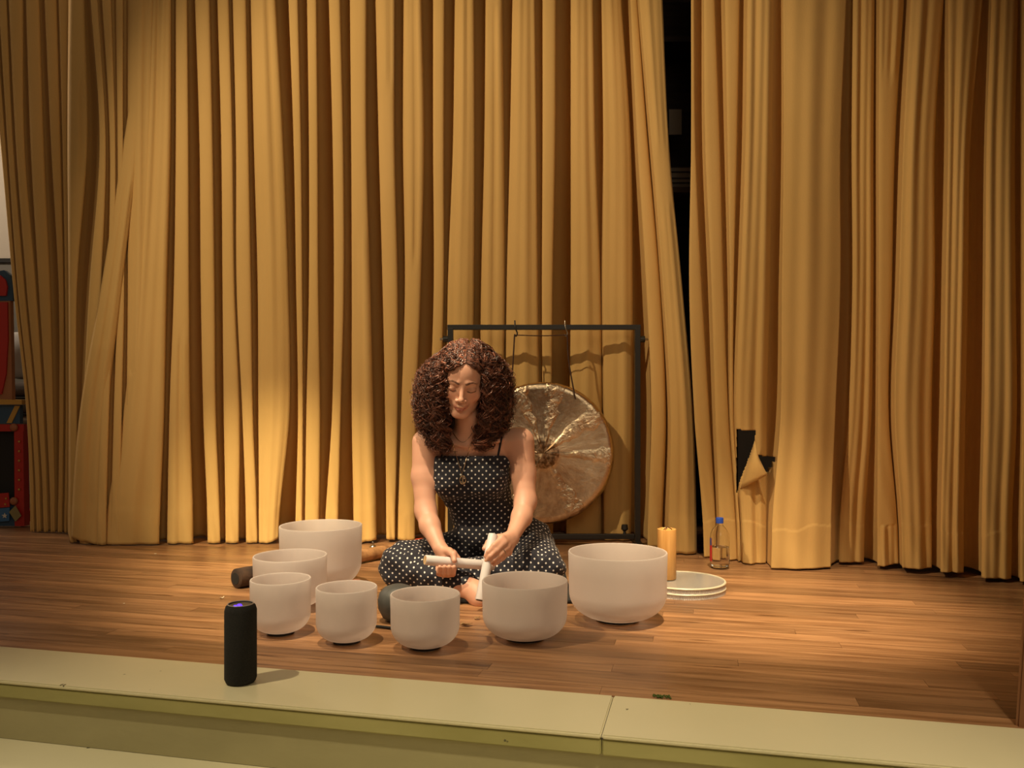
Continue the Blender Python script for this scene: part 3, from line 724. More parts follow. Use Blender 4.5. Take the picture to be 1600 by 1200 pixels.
M_pet = bpy.data.materials.new('clear_plastic'); M_pet.use_nodes = True
b_ = bsdf(M_pet); b_.inputs['Base Color'].default_value = (.96, .95, .93, 1); b_.inputs['Transmission Weight'].default_value = 1; b_.inputs['Roughness'].default_value = .03; b_.inputs['IOR'].default_value = 1.33
bx, by = (1124.5-800)/F*3.43, 3.43
bt = empty('water_bottle', (bx, by, .0), 0, 'clear plastic water bottle with blue cap standing near the curtain opening', 'bottle')
bp_ = [(0, .004), (.024, .0), (.034, .001), (.039, .006), (.0395, .02), (.0395, .125), (.038, .14), (.032, .155), (.022, .168), (.014, .176), (.0128, .190), (.0118, .190), (.0128, .178), (.021, .1665), (.031, .153), (.0372, .139), (.0385, .124), (.0385, .02), (.038, .007), (.033, .0025), (.024, .0015), (0, .0055)]
lathe('bottle_body', bp_, M_pet, bt, 48, local=True)
M_h2o = mat('water', (.97, .96, .93), 0); bsdf(M_h2o).inputs['Transmission Weight'].default_value = 1; bsdf(M_h2o).inputs['IOR'].default_value = 1.33
lathe('water', [(0, .007), (.032, .005), (.0374, .010), (.0378, .02), (.0378, .088), (0, .088)], M_h2o, bt, 48, local=True)
M_cap2 = mat('blue_cap', (.02, .07, .42), .4)
cp = lathe('cap', [(0, .185), (.0155, .185), (.0155, .205), (.0145, .2075), (0, .2075)], M_cap2, bt, 32, local=True)
def arc_patch(name, r, a0, a1, z0, z1, m, parent, loc, t=.0006):
    vs, fs = [], []; n = 16
    for i in range(n+1):
        a = math.radians(a0+(a1-a0)*i/n)
        for z in (z0, z1): vs.append((r*math.cos(a), r*math.sin(a), z))
    for i in range(n): fs.append((2*i, 2*i+2, 2*i+3, 2*i+1))
    return mk(name, vs, fs, m, parent, True, local=True)
lb = arc_patch('label', .0401, 168, 206, .03, .125, mat('label_red', (.55, .03, .03), .5), bt, None)
arc_patch('label_back', .0400, 20, -25, .02, .055, mat('label_white', (.6, .55, .5), .5), bt, None)
arc_patch('label_stripe', .0404, 178, 204, .095, .125, mat('label_blue', (.10, .10, .25), .5), bt, None)

# ------------------------------------------------------------ DIDGERIDOO on the floor behind the bowls
M_didg = mat('carved_wood', rough=.55); noisy(M_didg, (.22, .10, .04), (.50, .26, .11), (3, 3, 3), 9, 8, .3, .62, .5, 30, dist=.003)
M_bark = mat('dark_bark', rough=.8); noisy(M_bark, (.02, .01, .006), (.07, .035, .018), (1, 1, 1), 18, 6, bump=.5, dist=.004)
dg = empty('didgeridoo', ((470-800)/F*3.3, 3.35, 0), 0, 'long brown wooden didgeridoo lying on the stage behind the left bowls and knee', 'instrument')
A_ = np.array([(368-800)/F*3.06, 3.06, .036]); B_ = np.array([(664-800)/F*3.84, 3.84, .026])
def on(t): return A_+(B_-A_)*t
tube('wooden_body', [on(.10), on(.3), on(.6), on(.985)], [.033, .032, .029, .023], M_didg, dg, 28)
tube('bark_end', [on(0), on(.004), on(.05), on(.102)], [.030, .036, .037, .034], M_bark, dg, 28)
dd = (B_-A_)/np.linalg.norm(B_-A_)
tube('bore_shade', [A_-dd*.0015, A_-dd*.0005], [.022, .022], M_blackm, dg, 24)  # solid black disc stands in for the shade down the bore
M_redc = mat('red_cloth', (.62, .06, .02), .85)
tube('red_mouthpiece_wrap', [on(.93), on(.95), on(.98), on(1.0)], [.025, .031, .030, .024], M_redc, dg, 20)
# small metal bell resting against the didgeridoo
bb = empty('hand_bell', (0, 0, 0), 0, 'tiny shiny metal bell on the floor beyond the didgeridoo near the curtain', 'bell')
q = Pt(586, 849, 3.92); bb.location = (q[0], 3.86, .001)
lathe('bell_cup', [(.020, 0), (.019, .004), (.014, .014), (.006, .020), (0, .021)], M_steel, bb, 24, local=True)
tube('bell_loop', [(.004*math.cos(a), 0, .025+.006*math.sin(a)) for a in np.linspace(-.5, 3.6, 9)], .0014, M_steel, bb, 6, local=True)

# dark grey rounded pot partly behind the nearest bowl
M_pot = mat('dark_grey_clay', rough=.5); noisy(M_pot, (.045, .048, .045), (.07, .072, .068), (1, 1, 1), 20, 4)
pY = 2.62
pt = empty('grey_pot', ((622-800)/F*pY, pY, .0), 0, 'dark grey rounded clay pot drum between the small bowl and the nearest bowl', 'pot')
lathe('pot_body', [(0, .001), (.03, .001), (.048, .012), (.062, .04), (.064, .065), (.058, .088), (.043, .104), (.022, .112), (0, .114)], M_pot, pt, 48, local=True)
q = Pt(600, 966, 2.6)
o = tube('mallet_stick', [(q[0]-.045, 2.545, .005), (q[0]+.0, 2.53, .005), (q[0]+.075, 2.50, .005)], .0042, M_blackm, None, 8)
tag(o, 'thin black stick on the boards at the foot of the grey pot', 'stick')
q = Pt(609, 915, 3.05)
o = tube('short_mallet', [(q[0]-.012, 3.07, .014), (q[0]+.02, 3.07, .014), (q[0]+.06, 3.09, .014)], [.010, .013, .012], M_blackm, None, 10)
tag(o, 'short black mallet handle poking out beside the knee at left', 'mallet')
q = Pt(553, 908, 2.62)
o = tube('wooden_mallet', [(q[0]-.0, 2.66, .118), (q[0]+.0, 2.665, .04), (q[0]+.005, 2.675, .010)], [.0135, .012, .013], mat('pink_wood', (.30, .12, .07), .5), None, 14)
tag(o, 'reddish wooden mallet whose tip shows over the rim of the small white bowl', 'mallet')

# black floor mat under the woman
def soft_mat():
    P = [Pt(700, 950, 2.80), Pt(880, 918, 3.07)]
    bm = bmesh.new(); add_box(bm, (.01, 3.16, .009), (.40, .66, .016), .006, None)
    o = bmobj('floor_mat', bm, M_blackm, None, smooth=True); tag(o, 'thin black mat on the boards underneath the seated woman', 'mat')
soft_mat()

# small litter on the boards
M_leaf = mat('dry_leaf', (.28, .16, .06), .8); M_scrap = mat('pale_scrap', (.75, .62, .42), .7)
def scrap(name, px, py, size, m, label, cat, seed, curl=.4):
    Y = HC*F/(py-HZ); X = (px-800)/F*Y; r = np.random.default_rng(seed); n = 9; vs = [(X, Y, .0035)]
    for i in range(n):
        a = 2*PI*i/n; q = size*(.6+.5*r.random()); vs.append((X+q*math.cos(a), Y+q*.7*math.sin(a), .002+size*curl*r.random()))
    fs = [(0, i+1, (i+1) % n+1) for i in range(n)]
    o = mk(name, vs, fs, m); sm = o.modifiers.new('t', 'SOLIDIFY'); sm.thickness = .001; tag(o, label, cat)
scrap('paper_scrap', 347, 936, .009, M_scrap, 'pale paper scrap on the boards left above the black speaker', 'scrap', 1, .9)
scrap('paper_scrap', 194, 944, .005, M_scrap, 'tiny pale scrap on the boards at far left, nearest the cream edge', 'scrap', 2)
scrap('paper_scrap', 126, 871, .006, M_scrap, 'tiny light scrap on the floor below the left curtain fold', 'scrap', 3)
scrap('paper_scrap', 243, 866, .006, M_scrap, 'tiny light flake on the floor in front of the widest curtain fold', 'scrap', 4)
scrap('dry_leaf', 728, 978, .020, M_leaf, 'dry brown leaf on the boards between the two front bowls', 'leaf', 5, .5)
scrap('dry_leaf', 745, 968, .012, M_leaf, 'smaller curled brown leaf just behind the dry leaf between the front bowls', 'leaf', 8, .8)
scrap('wood_chip', 1094, 897, .007, M_bark, 'small dark chip on the boards behind the stacked drums', 'chip', 6)
M_moss = mat('green_moss', (.07, .10, .015), .9)
bm = bmesh.new(); rr = random.Random(4)
for i in range(60):
    Y = HC*F/(1091-HZ); X = (1022+rr.uniform(0, 26)-800)/F*Y
    bmesh.ops.create_icosphere(bm, subdivisions=1, radius=rr.uniform(.0012, .0028), matrix=Matrix.Translation((X, Y+rr.uniform(-.006, .008)-.2*(X-.36), rr.uniform(.002, .005))))
o = bmobj('moss', bm, M_moss); tag(o, 'tiny tuft of green moss at the joint of boards and cream edge', 'moss', kind='stuff')

# ------------------------------------------------------------ THE SEATED WOMAN (implicit body -> one continuous mesh)
class Sdf:
    """smooth union of tapered capsules / ellipsoids, meshed with surface nets"""
    def __init__(s): s.p = []
    def cap(s, a, b, ra, rb, k=.02, clip=None, sub=False, tagv=0):
        s.p.append(('c', np.asarray(a, float), np.asarray(b, float), ra, rb, k, clip, sub, tagv)); return s
    def ell(s, c, r, k=.02, R=None, sub=False, tagv=0):
        s.p.append(('e', np.asarray(c, float), np.asarray(r, float), np.eye(3) if R is None else R, 0, k, None, sub, tagv)); return s
    def one(s, q, P):
        if q[0] == 'c':
            ab = q[2]-q[1]; t = np.clip(((P-q[1])@ab)/(ab@ab), 0, 1)
            d = np.sqrt(((P-q[1]-t[:, None]*ab)**2).sum(1))-(q[3]+(q[4]-q[3])*t)
            if q[6] is not None: d = np.maximum(d, (P-q[6][0])@q[6][1])
            return d
        X = (P-q[1])@q[3]; k0 = np.sqrt(((X/q[2])**2).sum(1)); k1 = np.sqrt(((X/q[2]**2)**2).sum(1))
        return k0*(k0-1)/np.maximum(k1, 1e-6)
    def ev(s, P, idx=None, post=True):
        d = None
        for i in (range(len(s.p)) if idx is None else idx):
            q = s.p[i]; e = s.one(q, P); k = q[5]
            if d is None: d = e if not q[7] else np.full(len(P), 1.); 
            elif q[7]:
                h = np.maximum(k-np.abs(-d-e), 0)/k; d = np.maximum(d, -e)+h*h*k*.25
            else:
                h = np.maximum(k-np.abs(d-e), 0)/k; d = np.minimum(d, e)-h*h*k*.25
        if post and hasattr(s, 'post'): d = s.post(P, d)
        return d
    def mesh(s, lo, hi, h):
        lo = np.array(lo, float); hi = np.array(hi, float); B = 10
        nb = np.ceil((hi-lo)/(h*B)).astype(int); n = nb*B+1
        D = np.ones(n, dtype=np.float32)
        bc = np.stack(np.meshgrid(*[np.arange(q) for q in nb], indexing='ij'), -1).reshape(-1, 3)
        ctr = lo+(bc+.5)*B*h; hd = B*h*math.sqrt(3)/2
        per = np.stack([s.one(q, ctr) for q in s.p], 1)
        subm = np.array([q[7] for q in s.p])
        tot = s.ev(ctr, post=False)
        g = np.arange(B+1)*h; off = np.stack(np.meshgrid(g, g, g, indexing='ij'), -1).reshape(-1, 3)
        for bi in range(len(bc)):
            i, j, k = bc[bi]*B
            m_ = per[bi][~subm].min()
            if m_ > hd+.03 or tot[bi] < -hd-.03:
                D[i:i+B+1, j:j+B+1, k:k+B+1] = np.sign(tot[bi])*.01 if abs(tot[bi]) > hd else D[i:i+B+1, j:j+B+1, k:k+B+1]
                if tot[bi] < -hd-.03: continue
                if m_ > hd+.03: continue
            lim = max(m_, -hd)+2*hd+.035
            idx = [q for q in range(len(s.p)) if per[bi][q] < lim]
            D[i:i+B+1, j:j+B+1, k:k+B+1] = s.ev(lo+(np.array([i, j, k]))*h+off, idx).reshape(B+1, B+1, B+1)
        neg = D < 0
        c = np.zeros(n-1, dtype=np.uint8)
        for a in (0, 1):
            for b in (0, 1):
                for e in (0, 1): c += neg[a:n[0]-1+a, b:n[1]-1+b, e:n[2]-1+e]
        act = (c > 0) & (c < 8); ijk = np.argwhere(act)
        vid = -np.ones(n-1, dtype=np.int64); vid[act] = np.arange(len(ijk))
        acc = np.zeros((len(ijk), 3)); cnt = np.zeros(len(ijk))
        cor = [(a, b, e) for a in (0, 1) for b in (0, 1) for e in (0, 1)]
        for p in cor:
            for ax in range(3):
                if p[ax]: continue
                q = list(p); q[ax] = 1
                d0 = D[ijk[:, 0]+p[0], ijk[:, 1]+p[1], ijk[:, 2]+p[2]]; d1 = D[ijk[:, 0]+q[0], ijk[:, 1]+q[1], ijk[:, 2]+q[2]]
                mm = (d0 < 0) != (d1 < 0); t = np.zeros(len(ijk)); t[mm] = d0[mm]/(d0[mm]-d1[mm])
                for x in range(3): acc[mm, x] += p[x] if x != ax else 0
                acc[mm, ax] += t[mm]; cnt[mm] += 1
        vs = lo+(ijk+acc/np.maximum(cnt, 1)[:, None])*h
        quads = []
        for ax in range(3):
            o1, o2 = [(1, 2), (2, 0), (0, 1)][ax]
            sl0 = [slice(0, -1)]*3; sl1 = [slice(0, -1)]*3
            sl0 = [slice(1, n[0]-1), slice(1, n[1]-1), slice(1, n[2]-1)]
            sl0[ax] = slice(0, n[ax]-1); sl1 = list(sl0); sl1[ax] = slice(1, n[ax])
            a = neg[tuple(sl0)]; b = neg[tuple(sl1)]
            e = np.argwhere(a != b); sg = a[tuple(e.T)]
            base = e.copy()
            for x in range(3):
                if x != ax: base[:, x] += 1
            def vv(d1, d2):
                q = base.copy(); q[:, o1] -= d1; q[:, o2] -= d2; return vid[q[:, 0], q[:, 1], q[:, 2]]
            Q = np.stack([vv(1, 1), vv(0, 1), vv(0, 0), vv(1, 0)], 1)
            Q[~sg] = Q[~sg][:, ::-1]; quads.append(Q)
        Q = np.concatenate(quads); Q = Q[(Q >= 0).all(1)]
        return vs, Q
    def project(s, px, py, Y0=2.3, Y1=3.6, off=0.0):
        """first hit along the line of sight through a point of the layout"""
        Y = Y0
        for _ in range(200):
            d = s.ev(Pt(px, py, Y)[None])[0]-off
            if d < .0006: break
            Y += d*.8
            if Y > Y1: break
        return Pt(px, py, Y)

def w3(px, py, Y): return Pt(px, py, Y)
body = Sdf()
c = body.cap; e = body.ell
# --- trunk
e(w3(737, 742, 3.14), (.138, .085, .13), .03)                     # rib cage
e(w3(754, 800, 3.19), (.118, .082, .11), .05)                     # waist
e(w3(780, 856, 3.25), (.185, .12, .085), .05)                     # pelvis
c(w3(672, 690, 3.09), w3(738, 684, 3.09), .036, .042, .05)        # shoulder girdle
c(w3(738, 684, 3.09), w3(808, 688, 3.09), .042, .038, .05)
e(w3(736, 708, 3.09), (.125, .052, .055), .05)                    # upper chest
e(w3(704, 752, 3.055), (.062, .056, .052), .03); e(w3(762, 752, 3.055), (.062, .056, .052), .03)
c(w3(694, 690, 3.035), w3(728, 697, 3.018), .007, .006, .02); c(w3(782, 688, 3.035), w3(745, 697, 3.018), .007, .006, .02)
# --- neck
c(w3(735, 690, 3.09), w3(732, 650, 3.03), .054, .050, .035)
# --- left-of-picture arm
c(w3(664, 691, 3.08), w3(662, 745, 3.06), .047, .043, .035)
c(w3(662, 745, 3.06), w3(665, 798, 3.02), .043, .037, .02)
c(w3(665, 798, 3.02), w3(672, 822, 2.97), .037, .036, .02)
c(w3(672, 822, 2.97), w3(687, 856, 2.895), .036, .0235, .015)
# --- right-of-picture arm
c(w3(814, 690, 3.08), w3(818, 740, 3.07), .049, .044, .035)
c(w3(818, 740, 3.07), w3(821, 784, 3.03), .044, .039, .02)
c(w3(821, 784, 3.03), w3(815, 808, 2.98), .038, .036, .02)
c(w3(815, 808, 2.98), w3(800, 840, 2.88), .036, .0235, .015)
# --- hands
R1A, R1B, R1r = w3(664, 875, 2.80), w3(771, 884, 2.905), .0170
R2A, R2B, R2r = w3(770.5, 835, 2.825), w3(750, 938, 2.735), .0165
def chain(pts, rs, k=.004, k0=.012):
    for i in range(len(pts)-1): c(pts[i], pts[i+1], rs[i], rs[i+1], k0 if i == 0 else k)
# hand round the level mallet: palm behind it, thumb over the top, fingers curling from below
wr = w3(688, 857, 2.895)
c(wr, w3(697, 872, 2.873), .022, .0185, .012)
for i, px in enumerate((686, 693.5, 701, 708.5)):
    yo = (1.5, 0, 0, 1)[i]; r_ = (.0080, .0088, .0090, .0086)[i]
    c(wr+np.array([.004*i, 0, 0]), w3(px, 888, 2.873), .013, .0105, .010)
    chain([w3(px, 888, 2.873), w3(px-.5, 898-yo, 2.845), w3(px, 895-yo, 2.806), w3(px+1, 886, 2.793)], [r_*1.08, r_*1.05, r_, r_*.86], .0035)
chain([w3(692, 860, 2.880), w3(702, 861, 2.853), w3(708.5, 866, 2.818), w3(710, 876, 2.800)], [.014, .0115, .0100, .0085], .008)
chain([w3(696, 860, 2.885), w3(709, 864, 2.862), w3(716, 872, 2.862)], [.012, .0095, .0085], .006)
# hand on the slanting mallet: back of the hand to the viewer, fingers over its front
wr = w3(800, 840, 2.88)
K_ = [w3(784, 841, 2.812), w3(788, 848, 2.806), w3(792, 856, 2.812), w3(795, 863, 2.824)]
for i in range(4):
    c(wr+np.array([-.006+.004*i, 0, .008-.006*i]), K_[i], .0145, .0100, .012)
PIP = [w3(772, 852, 2.781), w3(776, 860, 2.777), w3(781, 867, 2.783), w3(786, 872, 2.795)]
DIP = [w3(763.5, 862, 2.776), w3(766, 869, 2.772), w3(771, 875, 2.777), w3(778, 878, 2.786)]
TIP = [w3(759, 869, 2.779), w3(760, 876, 2.777), w3(764, 881, 2.781), w3(772, 882, 2.787)]
for i in range(4):
    r_ = (.0088, .0090, .0086, .0078)[i]
    chain([K_[i], PIP[i], DIP[i], TIP[i]], [r_*1.1, r_*1.02, r_*.95, r_*.82], .0035)
chain([w3(795, 839, 2.868), w3(778, 841, 2.852), w3(764, 848, 2.842), w3(757, 857, 2.822)], [.017, .0125, .0108, .0088], .010)
# --- legs (under the clothes) and feet
c(w3(728, 864, 3.20), w3(628, 882, 3.03), .075, .058, .03); c(w3(828, 864, 3.22), w3(846, 884, 3.01), .080, .060, .03)
c(w3(628, 886, 3.02), w3(727, 918, 2.87), .050, .037, .02)
c(w3(727, 918, 2.87), w3(744, 925, 2.845), .037, .034, .02)                       # ankle that shows
c(w3(744, 925, 2.845), w3(752, 936, 2.82), .036, .032, .02); c(w3(748, 934, 2.83), w3(790, 938, 2.82), .030, .027, .02)
c(w3(790, 938, 2.82), w3(812, 938, 2.83), .026, .020, .02)
for i in range(5): c(w3(808, 934+i*2.2, 2.86-.014*i), w3(822-i*1.4, 935+i*2.0, 2.865-.015*i), .0105-.0007*i, .0092-.0007*i, .004)
c(w3(846, 888, 3.0), w3(716, 905, 2.99), .050, .034, .02)
c(w3(716, 905, 2.99), w3(672, 918, 3.02), .032, .026, .02); c(w3(672, 918, 3.02), w3(655, 920, 3.05), .024, .018, .02)
# --- head
pch, rol = math.radians(21), math.radians(6)
fw = np.array([.02, -math.cos(pch), -math.sin(pch)]); fw /= np.linalg.norm(fw)
up = np.array([math.sin(rol), -math.sin(pch), math.cos(pch)]); up -= fw*(up@fw); up /= np.linalg.norm(up)
rt = np.cross(fw, up)*-1 if np.cross(fw, up)[0] < 0 else np.cross(fw, up)
HS = 1.06
eyeW = w3(722, 607, 2.895)
HO = eyeW-fw*.078*HS
HR = np.stack([rt, fw, up], 1)            # local columns: right, forward, up
def hl(x, y, z): return HO+HS*(rt*x+fw*y+up*z)
def he(x, y, z, r, k, sub=False): body.ell(hl(x, y, z), tuple(HS*q for q in r), k, HR, sub)
def hc(a, b, ra, rb, k, sub=False): body.cap(hl(*a), hl(*b), HS*ra, HS*rb, k, None, sub)
he(0, -.012, .040, (.074, .093, .082), .02)
he(0, .022, -.012, (.060, .062, .082), .03)
he(0, .020, -.055, (.049, .052, .052), .025)
hc((-.050, .005, -.058), (-.018, .060, -.092), .016, .013, .02); hc((.050, .005, -.058), (.018, .060, -.092), .016, .013, .02)
hc((-.008, .066, -.096), (.008, .066, -.096), .0145, .0145, .018)
for sx in (-1, 1):
    he(sx*.041, .052, -.026, (.022, .020, .022), .018)
    he(sx*.0315, .087, -.001, (.0165, .0115, .0115), .010, True)          # eye socket
    he(sx*.0315, .0665, -.003, (.0150, .0155, .0125), .003)               # closed lid over the eyeball
    hc((sx*.016, .0800, .0195), (sx*.042, .0690, .0180), .0060, .0045, .012)  # brow
    hc((sx*.0445, .066, -.008), (sx*.018, .0800, -.0105), .0012, .0016, .002)     # lash line
    he(sx*.0120, .088, -.0395, (.0078, .0095, .0070), .005)               # nostril wings
    he(sx*.077, -.008, -.010, (.007, .017, .030), .006)                   # ears
hc((0, .077, .008), (0, .0990, -.030), .0075, .0078, .009)
he(0, .1005, -.0345, (.0092, .0088, .0082), .006)
he(0, .078, -.058, (.024, .014, .016), .012)
hc((-.0215, .0800, -.0635), (-.006, .0905, -.0600), .0022, .0048, .003); hc((.0215, .0800, -.0635), (.006, .0905, -.0600), .0022, .0048, .003)
hc((-.006, .0905, -.0600), (.006, .0905, -.0600), .0048, .0048, .003)
hc((-.0190, .0800, -.0665), (-.005, .0880, -.0708), .0022, .0056, .003); hc((.0190, .0800, -.0665), (.005, .0880, -.0708), .0022, .0056, .003)
hc((-.005, .0880, -.0708), (.005, .0880, -.0708), .0056, .0056, .003)
hc((-.016, .0935, -.0655), (.016, .0935, -.0655), .0016, .0016, .002, True)
bv, bf = body.mesh((-.50, 2.62, -.02), (.22, 3.45, .96), .0031)

person = empty('person', (X_(770, 3.15), 3.15, .02), 0, 'woman with curly brown hair in a dotted jumpsuit sitting cross-legged, holding two mallets', 'person')
M_skin = mat('skin', rough=.48); bsdf(M_skin).inputs['Subsurface Weight'].default_value = .10; bsdf(M_skin).inputs['Subsurface Radius'].default_value = (.012, .004, .002)
at_ = N(M_skin, 'ShaderNodeAttribute', attribute_name='tone'); L(M_skin, at_.outputs['Color'], bsdf(M_skin).inputs['Base Color'])
bo = mk('body', bv, bf, M_skin, person)
X = (bv-HO)@HR/HS           # head-local coordinates of every vertex
skin = np.array([.72, .39, .27]); colr = np.tile(skin, (len(bv), 1))
rngc = np.sin(bv[:, 0]*60)*np.sin(bv[:, 2]*47+bv[:, 1]*31)
colr *= (1+.03*rngc)[:, None]
def segd(P, a, b):
    a = np.array(a); b = np.array(b); ab = b-a; t = np.clip(((P-a)@ab)/(ab@ab), 0, 1); return np.sqrt(((P-a-t[:, None]*ab)**2).sum(1))
def paint(d, r, soft, cc, s=1.):
    wgt = np.clip((r-d)/soft, 0, 1)*s; colr[:] = colr*(1-wgt[:, None])+np.array(cc)*wgt[:, None]
for sx in (-1, 1):
    fr_ = np.where(X[:, 1] > .045, 0, 1.)
    F2 = X*np.array([1, 0, 1])
    for a2, b2, r2, w2 in (((.0130, .0175), (.022, .0215), .0046, .9), ((.022, .0215), (.034, .0235), .0038, .9), ((.034, .0235), (.047, .0175), .0030, .85)):
        paint(segd(F2, (sx*a2[0], 0, a2[1]), (sx*b2[0], 0, b2[1]))+fr_, r2, .0024, (.085, .034, .020), w2)
    for a2, b2 in (((.0185, -.0095), (.030, -.0125)), ((.030, -.0125), (.0450, -.0080))):
        paint(segd(F2, (sx*a2[0], 0, a2[1]), (sx*b2[0], 0, b2[1]))+fr_, .0026, .0014, (.03, .014, .01), .95)
    paint(segd(X, (sx*.020, .08, -.002), (sx*.043, .068, 0)), .010, .008, (.36, .14, .09), .45)
    paint(segd(X, (sx*.044, .07, -.03), (sx*.044, .072, -.03)), .028, .022, (.62, .22, .15), .35)
    paint(segd(X, (sx*.0065, .099, -.0425), (sx*.0075, .097, -.0425)), .0028, .0015, (.12, .04, .03), .8)
paint(segd(X, (-.018, .083, -.0625), (.018, .083, -.0625)), .0105, .004, (.40, .09, .075), .55)
paint(segd(X, (-.014, .090, -.0700), (.014, .090, -.0700)), .0080, .003, (.42, .09, .075), .7)
paint(segd(X, (-.019, .088, -.0655), (.019, .088, -.0655)), .0020, .0012, (.14, .03, .025), .9)
# scalp takes the hair colour behind the hairline
sc_m = ((X[:, 2] > .060-.0+.25*np.maximum(0, .05-X[:, 1])*0) & (X[:, 1] < .062)) | ((X[:, 1] < .035) & (X[:, 2] > -.03))
inhead = (np.abs(X[:, 0]) < .1) & (np.abs(X[:, 1]) < .13) & (X[:, 2] > -.05) & (X[:, 2] < .15)
m_ = sc_m & inhead & ((X[:, 2] > .078) | (X[:, 1] < .02)); colr[m_] = (.05, .018, .010)
ca = bo.data.color_attributes.new('tone', 'FLOAT_COLOR', 'POINT')
ca.data.foreach_set('color', np.concatenate([colr, np.ones((len(colr), 1))], 1).astype(np.float32).ravel())

# --- jumpsuit
suit = Sdf(); c = suit.cap; e = suit.ell
e(w3(737, 744, 3.14), (.150, .092, .135), .03, tagv=1)
e(w3(755, 800, 3.19), (.126, .090, .11), .06, tagv=1)
e(w3(733, 722, 3.085), (.152, .073, .062), .03, tagv=1)
e(w3(704, 752, 3.053), (.068, .063, .058), .05, tagv=1); e(w3(762, 752, 3.053), (.068, .063, .058), .05, tagv=1)
e(w3(790, 842, 3.24), (.185, .13, .10), .05, tagv=1)
e(w3(752, 838, 3.14), (.10, .08, .06), .05, tagv=1)
hq = np.array([.9, -.42, -.12]); hq /= np.linalg.norm(hq)
c(w3(728, 864, 3.20), w3(629, 882, 3.03), .092, .079, .03, tagv=2)
c(w3(826, 864, 3.20), w3(846, 886, 3.01), .102, .083, .03, tagv=3)
c(w3(629, 886, 3.02), w3(728, 915, 2.885), .074, .052, .03, clip=(w3(733, 918, 2.87), hq), tagv=4)
c(w3(846, 888, 3.0), w3(716, 898, 2.99), .070, .054, .03, tagv=5)
def suit_post(P, d):
    x, y, z = P[:, 0], P[:, 1], P[:, 2]
    leg = np.clip((.27-z)/.1, 0, 1)
    # pulled folds across the thighs, gathered creases in the lap, light creases over the bodice
    d = d+leg*(.0035*np.sin(34*x+70*z+20*y+2*np.sin(13*x))+.0022*np.sin(75*z-46*x+30*y+1.5*np.sin(30*x)))
    d = d+(1-leg)*(.0016*np.sin(105*z+9*x+2.0*np.sin(21*x))+.0012*np.sin(160*z-30*x))
    d = np.maximum(d, z-(.489+.10*np.maximum(y-3.05, 0)*-1))
    return np.maximum(d, .0185-z)
suit.post = suit_post
sv, sf = suit.mesh((-.52, 2.72, 0), (.26, 3.45, .52), .0042)
M_suit = mat('dotted_navy_cotton', rough=.8); bsdf(M_suit).inputs['Sheen Weight'].default_value = .08
def dots(m, s=.0265, r=.118):
    uv = N(m, 'ShaderNodeUVMap'); uv.uv_map = 'UVMap'
    outs = []
    for o_ in (0, .5):
        mp = N(m, 'ShaderNodeMapping'); mp.inputs['Scale'].default_value = (1/s, 1/s, 1); mp.inputs['Location'].default_value = (o_, o_, 0)
        L(m, uv.outputs[0], mp.inputs[0])
        fr = N(m, 'ShaderNodeVectorMath', operation='FRACTION'); L(m, mp.outputs[0], fr.inputs[0])
        sb = N(m, 'ShaderNodeVectorMath', operation='SUBTRACT'); sb.inputs[1].default_value = (.5, .5, 0); L(m, fr.outputs[0], sb.inputs[0])
        ln = N(m, 'ShaderNodeVectorMath', operation='LENGTH'); L(m, sb.outputs[0], ln.inputs[0])
        lt = N(m, 'ShaderNodeMath', operation='LESS_THAN'); lt.inputs[1].default_value = r; L(m, ln.outputs['Value'], lt.inputs[0]); outs.append(lt)
    mx = N(m, 'ShaderNodeMath', operation='MAXIMUM'); L(m, outs[0].outputs[0], mx.inputs[0]); L(m, outs[1].outputs[0], mx.inputs[1])
    mi = N(m, 'ShaderNodeMix', data_type='RGBA'); L(m, mx.outputs[0], mi.inputs[0]); mi.inputs[6].default_value = (.012, .012, .022, 1); mi.inputs[7].default_value = (.80, .76, .72, 1)
    L(m, mi.outputs[2], bsdf(m).inputs['Base Color'])
dots(M_suit)
so = mk('jumpsuit', sv, sf, M_suit, person)
# uv in metres: around / along the nearest limb, or round the trunk
fc = sv[sf].mean(1)
dist = np.stack([suit.one(q, fc) for q in suit.p], 1); near = dist.argmin(1)
tg = np.array([q[8] for q in suit.p])[near]
UV = np.zeros((len(sf), 4, 2))
Pq = sv[sf]
nrm = np.cross(Pq[:, 1]-Pq[:, 0], Pq[:, 2]-Pq[:, 0]); ab = np.abs(nrm); ab[:, 1] *= 1.25; dom = ab.argmax(1)
for d_, (a_, b_) in ((0, (1, 2)), (1, (0, 2)), (2, (0, 1))):
    m = dom == d_; UV[m, :, 0] = Pq[m][..., a_]; UV[m, :, 1] = Pq[m][..., b_]
ul = so.data.uv_layers.new(name='UVMap')
if len(so.data.loops) == UV.size//2: ul.data.foreach_set('uv', UV.astype(np.float32).ravel())

# dark bodice straps lying over the shoulders
both = Sdf(); both.p = body.p
def onskin(px, py, off=.004, Y0=2.5): return both.project(px, py, Y0, 3.6, off)
for (x0, x1) in ((690, 684), (778, 784)):
    pts = [onskin(x0+(x1-x0)*t, 713-30*t, .0012, 2.9) for t in np.linspace(0, 1, 7)]
    tube('shoulder_strap', pts, .004, mat('strap_navy', (.012, .012, .022), .8), person, 8)

